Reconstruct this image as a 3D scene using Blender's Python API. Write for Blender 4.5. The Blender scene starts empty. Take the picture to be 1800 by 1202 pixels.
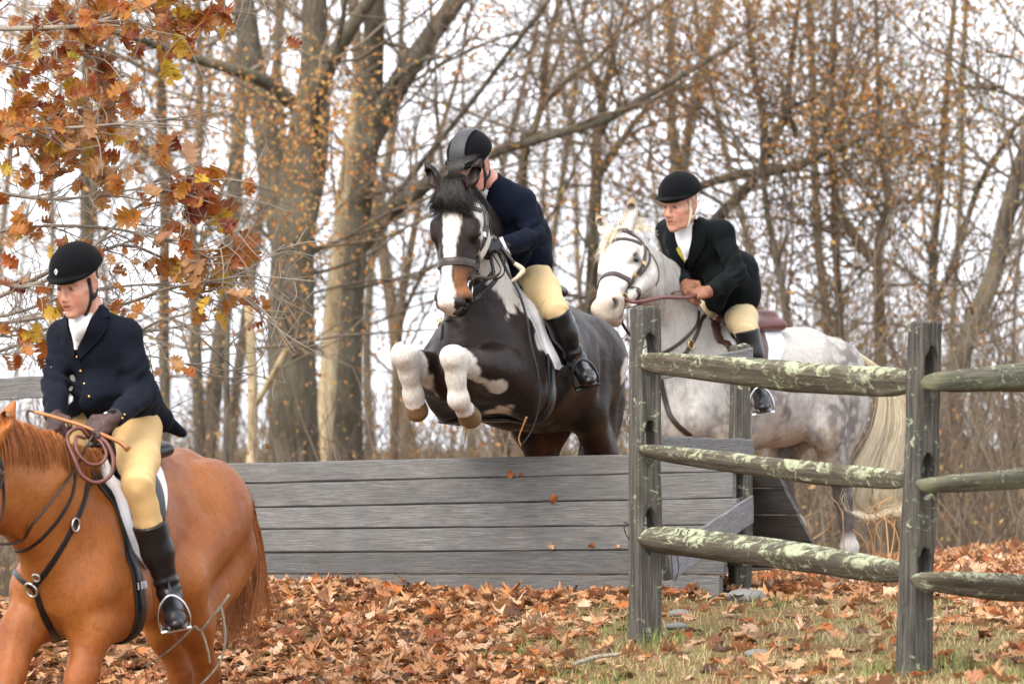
import bpy, math, random
import numpy as np
from mathutils import Vector, Matrix
from mathutils.bvhtree import BVHTree

# ------------------------------------------------------------------ camera, sky, sun, exposure
scene = bpy.context.scene
COL = scene.collection
CZ, HY, FPX = 1.6, 475.0, 9000.0          # eye height, horizon row and focal length of the 1800 px photograph
cam_d = bpy.data.cameras.new('camera'); cam = bpy.data.objects.new('camera', cam_d); COL.objects.link(cam)
cam.location = (0, 0, CZ); cam.rotation_euler = (math.radians(90), 0, 0)
cam_d.sensor_width = 36.0; cam_d.lens = 36.0*FPX/1800; cam_d.shift_y = -(601-HY)/1800.0
cam_d.clip_start = 0.5; cam_d.clip_end = 2000
cam_d.dof.use_dof = True; cam_d.dof.focus_distance = 23.2; cam_d.dof.aperture_fstop = 4.9
scene.camera = cam

SUN_EL, SUN_ROT = math.radians(48), math.radians(205)
world = bpy.data.worlds.new('World'); scene.world = world; world.use_nodes = True
wn, wl = world.node_tree.nodes, world.node_tree.links
for n in list(wn): wn.remove(n)
wo = wn.new('ShaderNodeOutputWorld'); wb = wn.new('ShaderNodeBackground')
ws = wn.new('ShaderNodeTexSky'); ws.sky_type = 'NISHITA'; ws.sun_disc = False
ws.sun_elevation = SUN_EL; ws.sun_rotation = SUN_ROT; ws.dust_density = 3.0
wh = wn.new('ShaderNodeHueSaturation'); wh.inputs['Saturation'].default_value = 0.25
wm = wn.new('ShaderNodeMixRGB'); wm.blend_type = 'MIX'
wc = wn.new('ShaderNodeTexCoord'); wno = wn.new('ShaderNodeTexNoise'); wno.inputs['Scale'].default_value = 5.0; wno.inputs['Detail'].default_value = 4.0
wr = wn.new('ShaderNodeMapRange'); wr.inputs[1].default_value = 0.3; wr.inputs[2].default_value = 0.7; wr.inputs[3].default_value = 0.72; wr.inputs[4].default_value = 0.95
wl.new(ws.outputs[0], wh.inputs['Color']); wl.new(wh.outputs[0], wm.inputs[1]); wm.inputs[2].default_value = (6.3, 6.55, 7.1, 1)
wl.new(wc.outputs['Generated'], wno.inputs['Vector']); wl.new(wno.outputs[0], wr.inputs[0]); wl.new(wr.outputs[0], wm.inputs[0])
wl.new(wm.outputs[0], wb.inputs[0]); wb.inputs[1].default_value = 0.10; wl.new(wb.outputs[0], wo.inputs[0])

sun_d = bpy.data.lights.new('sun', 'SUN'); sun_d.energy = 1.5; sun_d.angle = math.radians(50); sun_d.color = (1.0, 0.90, 0.78)
sun = bpy.data.objects.new('sun', sun_d); COL.objects.link(sun)
# sun high over the photographer's left shoulder
_sd = Vector((-math.sin(math.radians(40))*math.cos(SUN_EL), -math.cos(math.radians(40))*math.cos(SUN_EL), math.sin(SUN_EL)))
sun.rotation_euler = _sd.to_track_quat('Z', 'Y').to_euler(); sun.location = (-10, -10, 30)
ws.sun_rotation = math.atan2(_sd.x, _sd.y)
vs = scene.view_settings; vs.view_transform = 'Standard'; vs.look = 'None'; vs.exposure = 1.84; vs.gamma = 1.0; vs.use_curve_mapping = False

# ------------------------------------------------------------------ small helpers
A = lambda *v: np.array(v, float)
def nrm(v): v = np.asarray(v, float); return v/np.linalg.norm(v)
def P(px, py, D): return A((px-900)/FPX*D, D, CZ-(py-HY)/FPX*D)
EYE = A(0, 0, CZ)
def ray(px, py): return nrm(A((px-900)/FPX, 1, -(py-HY)/FPX))
def proj(p): p = np.asarray(p, float); return (900+p[...,0]/p[...,1]*FPX, HY+(CZ-p[...,2])/p[...,1]*FPX)
rs = np.random.RandomState(7)
_perm = np.random.RandomState(3).rand(4096)
def vnoise(p, scale=1.0, seed=0):
    """value noise -1..1 of an (N,3) array"""
    q = np.asarray(p, float)*scale + seed*17.31
    i = np.floor(q).astype(np.int64); f = q-i; f = f*f*(3-2*f)
    def h(dx, dy, dz): return _perm[((i[...,0]+dx)*1619+(i[...,1]+dy)*31337+(i[...,2]+dz)*6971+seed*1013) & 4095]
    x, y, z = f[...,0], f[...,1], f[...,2]
    a = h(0,0,0)*(1-x)+h(1,0,0)*x; b = h(0,1,0)*(1-x)+h(1,1,0)*x
    c = h(0,0,1)*(1-x)+h(1,0,1)*x; d = h(0,1,1)*(1-x)+h(1,1,1)*x
    return 2*((a*(1-y)+b*y)*(1-z)+(c*(1-y)+d*y)*z)-1
def worley(p, scale, seed=0):
    q = np.asarray(p)*scale; i = np.floor(q).astype(np.int64); best = np.full(len(q), 9.0)
    for dx in (-1,0,1):
        for dy in (-1,0,1):
            for dz in (-1,0,1):
                c = i+np.array([dx,dy,dz]); h = (c[:,0]*1619+c[:,1]*31337+c[:,2]*6971+seed*1013); j = np.stack([_perm[(h*k) & 4095] for k in (1, 7, 13)], 1); best = np.minimum(best, ((c+j-q)**2).sum(1))
    return np.sqrt(best)
def fbm(p, scale, octv=3, seed=0):
    return sum(vnoise(p, scale*2**o, seed+o)*0.5**o for o in range(octv))
def sstep(a, b, x): t = np.clip((x-a)/(b-a), 0, 1); return t*t*(3-2*t)

ORG = {}                                   # world origin of each parent
def tag(o, label=None, cat=None, group=None, kind=None):
    if label: o['label'] = label
    if cat: o['category'] = cat
    if group: o['group'] = group
    if kind: o['kind'] = kind
    return o
def thing(name, label, cat, loc, group=None):
    o = bpy.data.objects.new(name, None); COL.objects.link(o); o.location = loc; o.empty_display_size = 0.1
    ORG[o.name] = A(*loc); return tag(o, label, cat, group)
def mk(name, v, f, m, parent=None, smooth=True, col=None, uv=None, kind=None, loc=None, mi=None):
    """one mesh object from world-space vertices; faces: (N,k) array or list"""
    v = np.asarray(v, np.float64)
    org = ORG[parent.name] if parent is not None else (A(*loc) if loc is not None else A(0,0,0))
    me = bpy.data.meshes.new(name)
    if isinstance(f, np.ndarray):
        n, k = f.shape
        me.vertices.add(len(v)); me.vertices.foreach_set('co', (v-org).astype(np.float32).ravel())
        me.loops.add(n*k); me.loops.foreach_set('vertex_index', f.astype(np.int32).ravel())
        me.polygons.add(n); me.polygons.foreach_set('loop_start', np.arange(0, n*k, k, dtype=np.int32))
        me.update(calc_edges=True)
    else:
        me.from_pydata((v-org).tolist(), [], f)
    me.validate(); 
    if smooth: me.polygons.foreach_set('use_smooth', np.ones(len(me.polygons), bool))
    if col is not None:
        ca = me.color_attributes.new('Col', 'FLOAT_COLOR', 'POINT')
        c = np.ones((len(v), 4), np.float32); c[:, :3] = np.clip(col, 0, 1); ca.data.foreach_set('color', c.ravel())
    if uv is not None:
        ul = me.uv_layers.new(name='UVMap'); li = np.zeros(len(me.loops), np.int32); me.loops.foreach_get('vertex_index', li)
        ul.data.foreach_set('uv', np.asarray(uv, np.float32)[li].ravel())
    if mi is not None: me.polygons.foreach_set('material_index', np.asarray(mi, np.int32))
    for mm in (m if isinstance(m, (list, tuple)) else [m]): me.materials.append(mm)
    me.update()
    o = bpy.data.objects.new(name, me); COL.objects.link(o)
    if parent is not None: o.parent = parent; ORG[o.name] = org
    else: o.location = org; ORG[o.name] = org
    if kind: o['kind'] = kind
    return o
def merge(parts):
    """[(v,f)...] -> one (v,f); all faces the same length"""
    vs_, fs_, n = [], [], 0
    for v, f in parts: vs_.append(np.asarray(v)); fs_.append(np.asarray(f)+n); n += len(v)
    return np.concatenate(vs_), np.concatenate(fs_)
def mergel(parts):
    V, F, n = [], [], 0
    for v, f in parts:
        V.extend([tuple(x) for x in v]); F.extend([[i+n for i in q] for q in f]); n += len(v)
    return np.array(V), F
def smooth_path(pts, n):
    """Catmull-Rom resample of (k,d) points"""
    p = np.asarray(pts, float); k = len(p)
    if k == 2: t = np.linspace(0, 1, n)[:, None]; return p[0]*(1-t)+p[1]*t
    d = np.r_[0, np.cumsum(np.linalg.norm(np.diff(p[:, :3], axis=0), axis=1)+1e-9)]; d /= d[-1]
    e = np.vstack([2*p[0]-p[1], p, 2*p[-1]-p[-2]])
    out = []
    for u in np.linspace(0, 1, n):
        i = min(np.searchsorted(d, u, side='right')-1, k-2); i = max(i, 0); t = (u-d[i])/(d[i+1]-d[i])
        a, b, c, g = e[i], e[i+1], e[i+2], e[i+3]
        out.append(0.5*((2*b)+(-a+c)*t+(2*a-5*b+4*c-g)*t*t+(-a+3*b-3*c+g)*t**3))
    return np.array(out)
def tube(pts, rad, sides=8, cap=True, flat=None, up=None):
    """quad tube along pts; flat = (w,t) multipliers of the two cross axes"""
    p = np.asarray(pts, float); n = len(p); r = np.broadcast_to(np.asarray(rad, float), (n,))
    t = np.gradient(p, axis=0); t /= np.linalg.norm(t, axis=1)[:, None]+1e-12
    u = np.asarray(up, float) if up is not None else (A(0,0,1) if abs(t[0,2]) < 0.9 else A(1,0,0))
    x = np.zeros_like(p); y = np.zeros_like(p)
    for i in range(n):
        u = u-t[i]*np.dot(u, t[i]); u /= np.linalg.norm(u)+1e-12; y[i] = u; x[i] = np.cross(t[i], u)
    a = np.arange(sides)*2*math.pi/sides; fw, ft = flat or (1, 1)
    v = p[:, None]+(x[:, None]*np.cos(a)[None, :, None]*fw+y[:, None]*np.sin(a)[None, :, None]*ft)*r[:, None, None]
    v = v.reshape(-1, 3)
    i = np.arange(n-1)[:, None]*sides; j = np.arange(sides)[None]; k = (j+1) % sides
    f = np.stack([i+j, i+k, i+k+sides, i+j+sides], -1).reshape(-1, 4)
    if cap:
        m = len(v); v = np.vstack([v, p[0], p[-1]])
        q = np.arange(sides); q2 = (q+1) % sides
        f = np.vstack([f, np.stack([q2, q, np.full(sides, m), np.full(sides, m)], -1), np.stack([q+(n-1)*sides, q2+(n-1)*sides, np.full(sides, m+1), np.full(sides, m+1)], -1)])
    return v, f
def tri_clean(f):
    """quads with a doubled corner -> python lists"""
    return [list(dict.fromkeys(q)) for q in f.tolist()]
def mk_tube(name, pts, rad, m, parent=None, sides=8, n=None, flat=None, up=None, **k):
    p = smooth_path(pts, n) if n else np.asarray(pts, float)
    if n and np.ndim(rad) > 0: rad = np.interp(np.linspace(0, 1, n), np.linspace(0, 1, len(rad)), rad)
    v, f = tube(p, rad, sides, True, flat, up)
    return mk(name, v, tri_clean(f), m, parent, **k)
def box(c, ax, h, bev=0.0):
    """oriented box; ax rows = axes, h = half sizes; chamfered when bev"""
    c = np.asarray(c, float); ax = np.asarray(ax, float)
    if not bev:
        s = np.array([[x, y, z] for x in (-1, 1) for y in (-1, 1) for z in (-1, 1)])*np.asarray(h)
        return c+s@ax, [[0,1,3,2],[4,6,7,5],[0,4,5,1],[2,3,7,6],[0,2,6,4],[1,5,7,3]]
    bm_v = []
    for x in (-1, 1):
        for y in (-1, 1):
            for z in (-1, 1):
                for k in range(3):
                    q = A(x, y, z)*np.asarray(h); 
                    for j in range(3):
                        if j != k: q[j] -= (x, y, z)[j]*bev
                    bm_v.append(q)
    idx = lambda x, y, z, k: ((x*2+y)*2+z)*3+k
    F = []
    for k in range(3):
        a, b = (k+1) % 3, (k+2) % 3
        for s in (0, 1):
            q = []
            for (i, j) in ((0,0),(1,0),(1,1),(0,1)):
                e = [0,0,0]; e[k] = s; e[a] = i; e[b] = j; q.append(idx(*e, k))
            F.append(q if s else q[::-1])
    for k in range(3):
        a, b = (k+1) % 3, (k+2) % 3
        for i in (0, 1):
            for j in (0, 1):
                e0 = [0,0,0]; e0[a] = i; e0[b] = j; e1 = list(e0); e1[k] = 1
                F.append([idx(*e0, a), idx(*e1, a), idx(*e1, b), idx(*e0, b)])
    for x in (0,1):
        for y in (0,1):
            for z in (0,1): F.append([idx(x,y,z,0), idx(x,y,z,1), idx(x,y,z,2)])
    return c+np.array(bm_v)@ax, F

# ------------------------------------------------------------------ solid modelling: smooth-blended distance fields, meshed by surface nets
class Field:
    def __init__(s, h=0.008, k=0.05): s.h = h; s.k = k; s.pr = []
    def cone(s, a, ra, b, rb, k=None, sq=None, neg=False): s.pr.append(('c', np.asarray(a, float), ra, np.asarray(b, float), rb, s.k if k is None else k, sq, neg)); return s
    def chain(s, pts, k=None, sq=None):
        for (a, ra), (b, rb) in zip(pts[:-1], pts[1:]): s.cone(a, ra, b, rb, k, sq)
        return s
    def ell(s, c, ax, r, k=None, neg=False): s.pr.append(('e', np.asarray(c, float), np.asarray(ax, float), np.asarray(r, float), None, s.k if k is None else k, None, neg)); return s
    def half(s, c, n, k=0.004): s.pr.append(('h', np.asarray(c, float), nrm(n), None, None, k, None, True)); return s
    def _bb(s, q):
        t = q[0]
        if t == 'c':
            r = max(q[2], q[4]); f = max(1.0, q[6][1] if q[6] else 1.0); r *= f
            return np.minimum(q[1], q[3])-r, np.maximum(q[1], q[3])+r
        if t == 'e':
            e = np.sqrt(((q[2]*q[3][:, None])**2).sum(0)); return q[1]-e, q[1]+e
    def mesh(s, disp=None, clipz=None):
        h = s.h; lo = np.full(3, 1e9); hi = -lo
        for q in s.pr:
            if q[0] == 'h' or q[7]: continue
            a, b = s._bb(q); lo = np.minimum(lo, a); hi = np.maximum(hi, b)
        lo -= 4*h; hi += 4*h
        if clipz is not None: lo[2] = max(lo[2], clipz)
        n = np.ceil((hi-lo)/h).astype(int)+1
        ax = [lo[i]+h*np.arange(n[i]) for i in range(3)]
        F = np.full(n, 0.2, np.float32)
        for q in s.pr:
            k = max(q[5], 1e-5)
            if q[0] == 'h': i0 = [0]*3; i1 = list(n)
            else:
                a, b = s._bb(q); m = k+2.5*h
                i0 = np.clip(np.floor((a-m-lo)/h).astype(int), 0, n); i1 = np.clip(np.ceil((b+m-lo)/h).astype(int)+1, 0, n)
                if (i1 <= i0).any(): continue
            X = ax[0][i0[0]:i1[0], None, None].astype(np.float32); Y = ax[1][None, i0[1]:i1[1], None].astype(np.float32); Z = ax[2][None, None, i0[2]:i1[2]].astype(np.float32)
            if q[0] == 'c':
                a, ra, b, rb, sq = q[1], q[2], q[3], q[4], q[6]
                px, py, pz = X-a[0], Y-a[1], Z-a[2]; ba = b-a
                if sq:
                    w, fct = nrm(sq[0]), 1/sq[1]-1
                    d = (px*w[0]+py*w[1]+pz*w[2])*fct
                    px, py, pz = px+d*w[0], py+d*w[1], pz+d*w[2]; ba = ba+w*np.dot(ba, w)*fct
                l2 = max(float(ba@ba), 1e-9); t = np.clip((px*ba[0]+py*ba[1]+pz*ba[2])/l2, 0, 1)
                d = np.sqrt((px-t*ba[0])**2+(py-t*ba[1])**2+(pz-t*ba[2])**2)-(ra+t*(rb-ra))
                if sq: d = d*(0.5+0.5*min(sq[1], 1))
            elif q[0] == 'e':
                c, M, r = q[1], q[2], q[3]
                px, py, pz = X-c[0], Y-c[1], Z-c[2]; k0 = 0; k1 = 0
                for i in range(3):
                    e = (px*M[i,0]+py*M[i,1]+pz*M[i,2])/r[i]; k0 = k0+e*e; k1 = k1+(e/r[i])**2
                k0 = np.sqrt(k0); d = k0*(k0-1)/(np.sqrt(k1)+1e-9)
            else:
                c, nn = q[1], q[2]; d = -((X-c[0])*nn[0]+(Y-c[1])*nn[1]+(Z-c[2])*nn[2])
            sl = tuple(slice(i0[i], i1[i]) for i in range(3)); G = F[sl]
            if q[7]: d = -d; hh = np.clip(k-np.abs(G-d), 0, None)/k; F[sl] = np.maximum(G, d)+hh*hh*k*0.25
            else: hh = np.clip(k-np.abs(G-d), 0, None)/k; F[sl] = np.minimum(G, d)-hh*hh*k*0.25
        if disp is not None:
            I = np.argwhere(np.abs(F) < 3*h+0.03); pts = lo+I*h
            F[I[:,0], I[:,1], I[:,2]] += disp(pts).astype(np.float32)
        return nets(F, lo, h)
def nets(F, lo, h):
    S = F < 0; n = np.array(F.shape)
    cnt = np.zeros(n-1, np.uint8)
    for dx in (0,1):
        for dy in (0,1):
            for dz in (0,1): cnt += S[dx:n[0]-1+dx, dy:n[1]-1+dy, dz:n[2]-1+dz]
    act = (cnt > 0) & (cnt < 8); I = np.argwhere(act); idx = np.full(n-1, -1, np.int32); idx[act] = np.arange(len(I))
    acc = np.zeros((len(I), 3)); c = np.zeros(len(I))
    corner = [(x, y, z) for x in (0,1) for y in (0,1) for z in (0,1)]
    V = {q: F[I[:,0]+q[0], I[:,1]+q[1], I[:,2]+q[2]] for q in corner}
    for q in corner:
        for a in range(3):
            if q[a] == 0:
                w = list(q); w[a] = 1; w = tuple(w); f0, f1 = V[q], V[w]; m = (f0 < 0) != (f1 < 0)
                t = np.where(m, f0/(f0-f1+1e-12), 0)
                p = np.array(q, float)[None].repeat(len(I), 0); p[:, a] += t
                acc += np.where(m[:, None], p, 0); c += m
    v = lo+(I+acc/c[:, None])*h; fs = []
    for a in range(3):
        b, d = (a+1) % 3, (a+2) % 3
        s0 = [slice(0, -1)]*3; s1 = [slice(0, -1)]*3; s1[a] = slice(1, None)
        s0[a] = slice(0, -1)
        E0 = S[tuple(slice(0, n[i]-1) for i in range(3))]
        sh = [slice(0, n[i]-1) for i in range(3)]; sh[a] = slice(1, n[a]); E1 = S[tuple(sh)]
        e = np.argwhere(E0 != E1); e = e[(e[:, b] > 0) & (e[:, d] > 0)]
        if len(e) == 0: continue
        def g(db, dd): q = e.copy(); q[:, b] -= db; q[:, d] -= dd; return idx[q[:,0], q[:,1], q[:,2]]
        Q = np.stack([g(1,1), g(0,1), g(0,0), g(1,0)], 1)
        flip = ~E0[e[:,0], e[:,1], e[:,2]]; Q[flip] = Q[flip][:, ::-1]
        fs.append(Q[(Q >= 0).all(1)])
    return v, np.concatenate(fs)
def bvh(v, f): return BVHTree.FromPolygons([tuple(x) for x in v], [tuple(q) for q in f.tolist()] if isinstance(f, np.ndarray) else f)
def cast(trees, o, d):
    best = None
    for t in (trees if isinstance(trees, list) else [trees]):
        r = t.ray_cast(Vector(o), Vector(d))
        if r[0] is not None and (best is None or r[3] < best[2]): best = (np.array(r[0]), np.array(r[1]), r[3])
    return best
def drape(trees, pix):
    """pixels of the photograph dropped onto the modelled surfaces -> [(point, normal)]"""
    out = []
    for px, py in pix:
        d = ray(px, py); r = cast(trees, EYE, d)
        if r is None: continue
        nn = r[1] if np.dot(r[1], d) < 0 else -r[1]
        out.append((r[0], nn))
    return out
def strip(pn, w, t=0.004, off=0.001, n=None):
    """leather strap: (point, normal) samples -> closed band of width w"""
    p = np.array([q[0] for q in pn]); nn = np.array([q[1] for q in pn])
    if n: pp = smooth_path(np.hstack([p, nn]), n); p, nn = pp[:, :3], pp[:, 3:]
    nn = nn/np.linalg.norm(nn, axis=1)[:, None]
    tg = np.gradient(p, axis=0); tg /= np.linalg.norm(tg, axis=1)[:, None]+1e-12
    sd = np.cross(tg, nn); sd /= np.linalg.norm(sd, axis=1)[:, None]+1e-12
    w = np.broadcast_to(np.asarray(w, float), (len(p),))[:, None]/2
    o0 = p+nn*off; o1 = p+nn*(off+t)
    v = np.stack([o0-sd*w, o1-sd*w*0.86, o1+nn*t*0.25, o1+sd*w*0.86, o0+sd*w], 1).reshape(-1, 3); k = 5; m = len(p)
    i = np.arange(m-1)[:, None]*k; j = np.arange(k)[None]; j2 = (j+1) % k
    f = np.stack([i+j, i+j+k, i+j2+k, i+j2], -1).reshape(-1, 4)
    F = f.tolist()+[list(range(k)), list(range((m-1)*k, m*k))[::-1]]
    return v, F
def densify(pix, n): return smooth_path(np.array(pix, float), n)
def surf(v, f, parent_smooth=None): return v, f
def strands(roots, paths, r0, sides=3, npt=7, taper=0.25):
    """many tapered hairs: roots unused when paths are absolute (list of (k,3))"""
    V, Fc, n = [], [], 0
    for i, p in enumerate(paths):
        pp = smooth_path(p, npt); rr = r0*np.linspace(1, taper, npt)*(0.7+0.6*_perm[(i*37) & 4095])
        v, f = tube(pp, rr, sides, False); V.append(v); Fc.append(f+n); n += len(v)
    return np.concatenate(V), np.concatenate(Fc)
def torus(c, ax, R, r, n=24, m=8, sx=1.0, sy=1.0):
    """ring in the plane of ax[0], ax[1]"""
    a = np.linspace(0, 2*math.pi, n+1)[:-1]
    p = np.asarray(c)+np.cos(a)[:, None]*np.asarray(ax[0])*R*sx+np.sin(a)[:, None]*np.asarray(ax[1])*R*sy
    rad = np.cos(a)[:, None]*np.asarray(ax[0])+np.sin(a)[:, None]*np.asarray(ax[1]); z = np.asarray(ax[2])
    b = np.arange(m)*2*math.pi/m
    v = p[:, None]+(rad[:, None]*np.cos(b)[None, :, None]+z[None, None]*np.sin(b)[None, :, None])*r
    i = np.arange(n)[:, None]; i2 = (i+1) % n; j = np.arange(m)[None]; j2 = (j+1) % m
    f = np.stack([i*m+j, i*m+j2, i2*m+j2, i2*m+j], -1).reshape(-1, 4)
    return v.reshape(-1, 3), f
def ball(c, r, n=10, m=6, ax=np.eye(3)):
    r = np.broadcast_to(np.asarray(r, float), (3,)); V = [A(0,0,1)]
    for i in range(1, m):
        t = math.pi*i/m
        for j in range(n): V.append(A(math.sin(t)*math.cos(2*math.pi*j/n), math.sin(t)*math.sin(2*math.pi*j/n), math.cos(t)))
    V.append(A(0,0,-1)); V = np.asarray(c)+(np.array(V)*r)@np.asarray(ax); F = []
    for j in range(n):
        j2 = (j+1) % n; F.append([0, 1+j, 1+j2]); 
        for i in range(m-2): F.append([1+i*n+j, 1+(i+1)*n+j, 1+(i+1)*n+j2, 1+i*n+j2])
        F.append([1+(m-2)*n+j, len(V)-1, 1+(m-2)*n+j2])
    return V, F

# ------------------------------------------------------------------ materials
class NT:
    def __init__(s, name):
        s.m = bpy.data.materials.new(name); s.m.use_nodes = True; s.n = s.m.node_tree.nodes; s.l = s.m.node_tree.links
        s.b = s.n['Principled BSDF']; s.c = None
    def node(s, t, **k):
        n = s.n.new(t)
        for a, b in k.items(): setattr(n, a, b)
        return n
    def set(s, sock, val):
        if isinstance(val, bpy.types.NodeSocket): s.l.new(val, sock)
        elif isinstance(val, (tuple, list)) and len(val) == 3 and sock.type == 'RGBA': sock.default_value = (*val, 1)
        else: sock.default_value = val
    def coord(s, kind='Object', scale=(1,1,1), rot=(0,0,0)):
        tc = s.node('ShaderNodeTexCoord'); mp = s.node('ShaderNodeMapping'); s.l.new(tc.outputs[kind], mp.inputs[0])
        mp.inputs['Scale'].default_value = scale; mp.inputs['Rotation'].default_value = rot; return mp.outputs[0]
    def noise(s, vec, scale, detail=3, rough=0.5, dist=0.0):
        n = s.node('ShaderNodeTexNoise'); s.l.new(vec, n.inputs['Vector']); n.inputs['Scale'].default_value = scale
        n.inputs['Detail'].default_value = detail; n.inputs['Roughness'].default_value = rough; n.inputs['Distortion'].default_value = dist; return n.outputs[0]
    def ramp(s, fac, stops):
        r = s.node('ShaderNodeValToRGB'); s.l.new(fac, r.inputs[0]); e = r.color_ramp.elements
        while len(e) < len(stops): e.new(0.5)
        for q, (p, c) in zip(e, stops): q.position = p; q.color = (*c, 1) if isinstance(c, (tuple, list)) else (c, c, c, 1)
        return r.outputs[0]
    def mix(s, fac, a, b, mode='MIX'):
        m = s.node('ShaderNodeMixRGB', blend_type=mode); s.set(m.inputs[0], fac); s.set(m.inputs[1], a); s.set(m.inputs[2], b); return m.outputs[0]
    def math(s, op, a, b=0.0):
        m = s.node('ShaderNodeMath', operation=op); s.set(m.inputs[0], a); s.set(m.inputs[1], b); return m.outputs[0]
    def attr(s, name='Col'): a = s.node('ShaderNodeAttribute', attribute_name=name); return a.outputs['Color']
    def bump(s, h, strength=0.3, dist=0.01, prev=None):
        b = s.node('ShaderNodeBump'); b.inputs['Strength'].default_value = strength; b.inputs['Distance'].default_value = dist; s.l.new(h, b.inputs['Height'])
        if prev: s.l.new(prev, b.inputs['Normal'])
        return b.outputs[0]
    def done(s, col, rough=0.6, spec=0.4, normal=None, metal=0.0, sheen=0.0, sss=0.0, coat=0.0, trans=None):
        b = s.b; s.set(b.inputs['Base Color'], col); s.set(b.inputs['Roughness'], rough); s.set(b.inputs['Specular IOR Level'], spec); b.inputs['Metallic'].default_value = metal
        if normal is not None: s.l.new(normal, b.inputs['Normal'])
        if sheen: b.inputs['Sheen Weight'].default_value = sheen; b.inputs['Sheen Roughness'].default_value = 0.5
        if sss: b.inputs['Subsurface Weight'].default_value = sss; b.inputs['Subsurface Radius'].default_value = (0.012, 0.005, 0.003)
        if coat: b.inputs['Coat Weight'].default_value = coat; b.inputs['Coat Roughness'].default_value = 0.25
        if trans is not None:
            t = s.node('ShaderNodeBsdfTranslucent'); s.set(t.inputs[0], col); mx = s.node('ShaderNodeMixShader'); mx.inputs[0].default_value = trans
            o = s.n['Material Output']; s.l.new(b.outputs[0], mx.inputs[1]); s.l.new(t.outputs[0], mx.inputs[2]); s.l.new(mx.outputs[0], o.inputs[0])
        return s.m
def m_plain(name, col, rough=0.5, spec=0.4, scale=60, var=0.25, bump=0.15, metal=0.0, sheen=0.0, dist=0.003, coat=0.0, stretch=(1,1,1)):
    t = NT(name); c = t.coord('Object', stretch); n = t.noise(c, scale, 4); n2 = t.noise(c, scale*0.13, 3)
    a = t.ramp(n2, [(0.3, tuple(x*(1-var) for x in col)), (0.7, tuple(min(1, x*(1+var*0.6)) for x in col))])
    return t.done(t.mix(t.math('MULTIPLY', n, 0.25), a, tuple(x*0.6 for x in col)), rough, spec, t.bump(n, bump, dist), metal, sheen, coat=coat)
def m_fabric(name, col, weave=900, sheen=0.25, rough=0.9, fold=18, fs=0.35):
    t = NT(name); c = t.coord('Object'); w = t.noise(c, weave, 2, 0.6); f = t.noise(c, fold, 3, 0.55, 0.6)
    cc = t.mix(t.math('MULTIPLY', w, 0.5), tuple(x*1.25 for x in col), tuple(x*0.55 for x in col))
    nb = t.bump(f, fs, 0.02); return t.done(cc, rough, 0.08, t.bump(w, 0.35, 0.002, nb), sheen=sheen)
def m_coat(name, rough=0.45, hair=(1,1,1), sheen=0.15, spec=0.35, streak=0.3):
    """short horse coat: colour from the painted attribute, fine hair streaks and muscle-scale sheen"""
    t = NT(name); c = t.coord('Object', hair); n = t.noise(c, 260, 3, 0.7); n2 = t.noise(t.coord('Object'), 9, 4, 0.6)
    n4 = t.noise(t.coord('Object', (1, 1, .32)), 75, 4, .7, .5); base = t.mix(t.ramp(n4, [(.40, 0), (.72, .55)]), t.attr('Col'), t.mix(1.0, t.attr('Col'), (.55,.48,.44), 'MULTIPLY')); k = t.ramp(n, [(0.25, 1-streak), (0.75, 1+0.0)])
    cc = t.mix(1.0, base, k, 'MULTIPLY'); cc = t.mix(0.35, cc, t.mix(1.0, cc, t.ramp(n2, [(0.3, 0.62), (0.7, 1.0)]), 'MULTIPLY'))
    n3 = t.noise(t.coord('Object'), 28, 4, .6); nb = t.bump(n3, .16, .010, t.bump(n2, 0.28, 0.030))
    return t.done(cc, t.ramp(n2, [(0.3, rough-0.06), (0.7, rough+0.1)]), spec, t.bump(n, 0.25, 0.002, nb), sheen=sheen)
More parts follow.
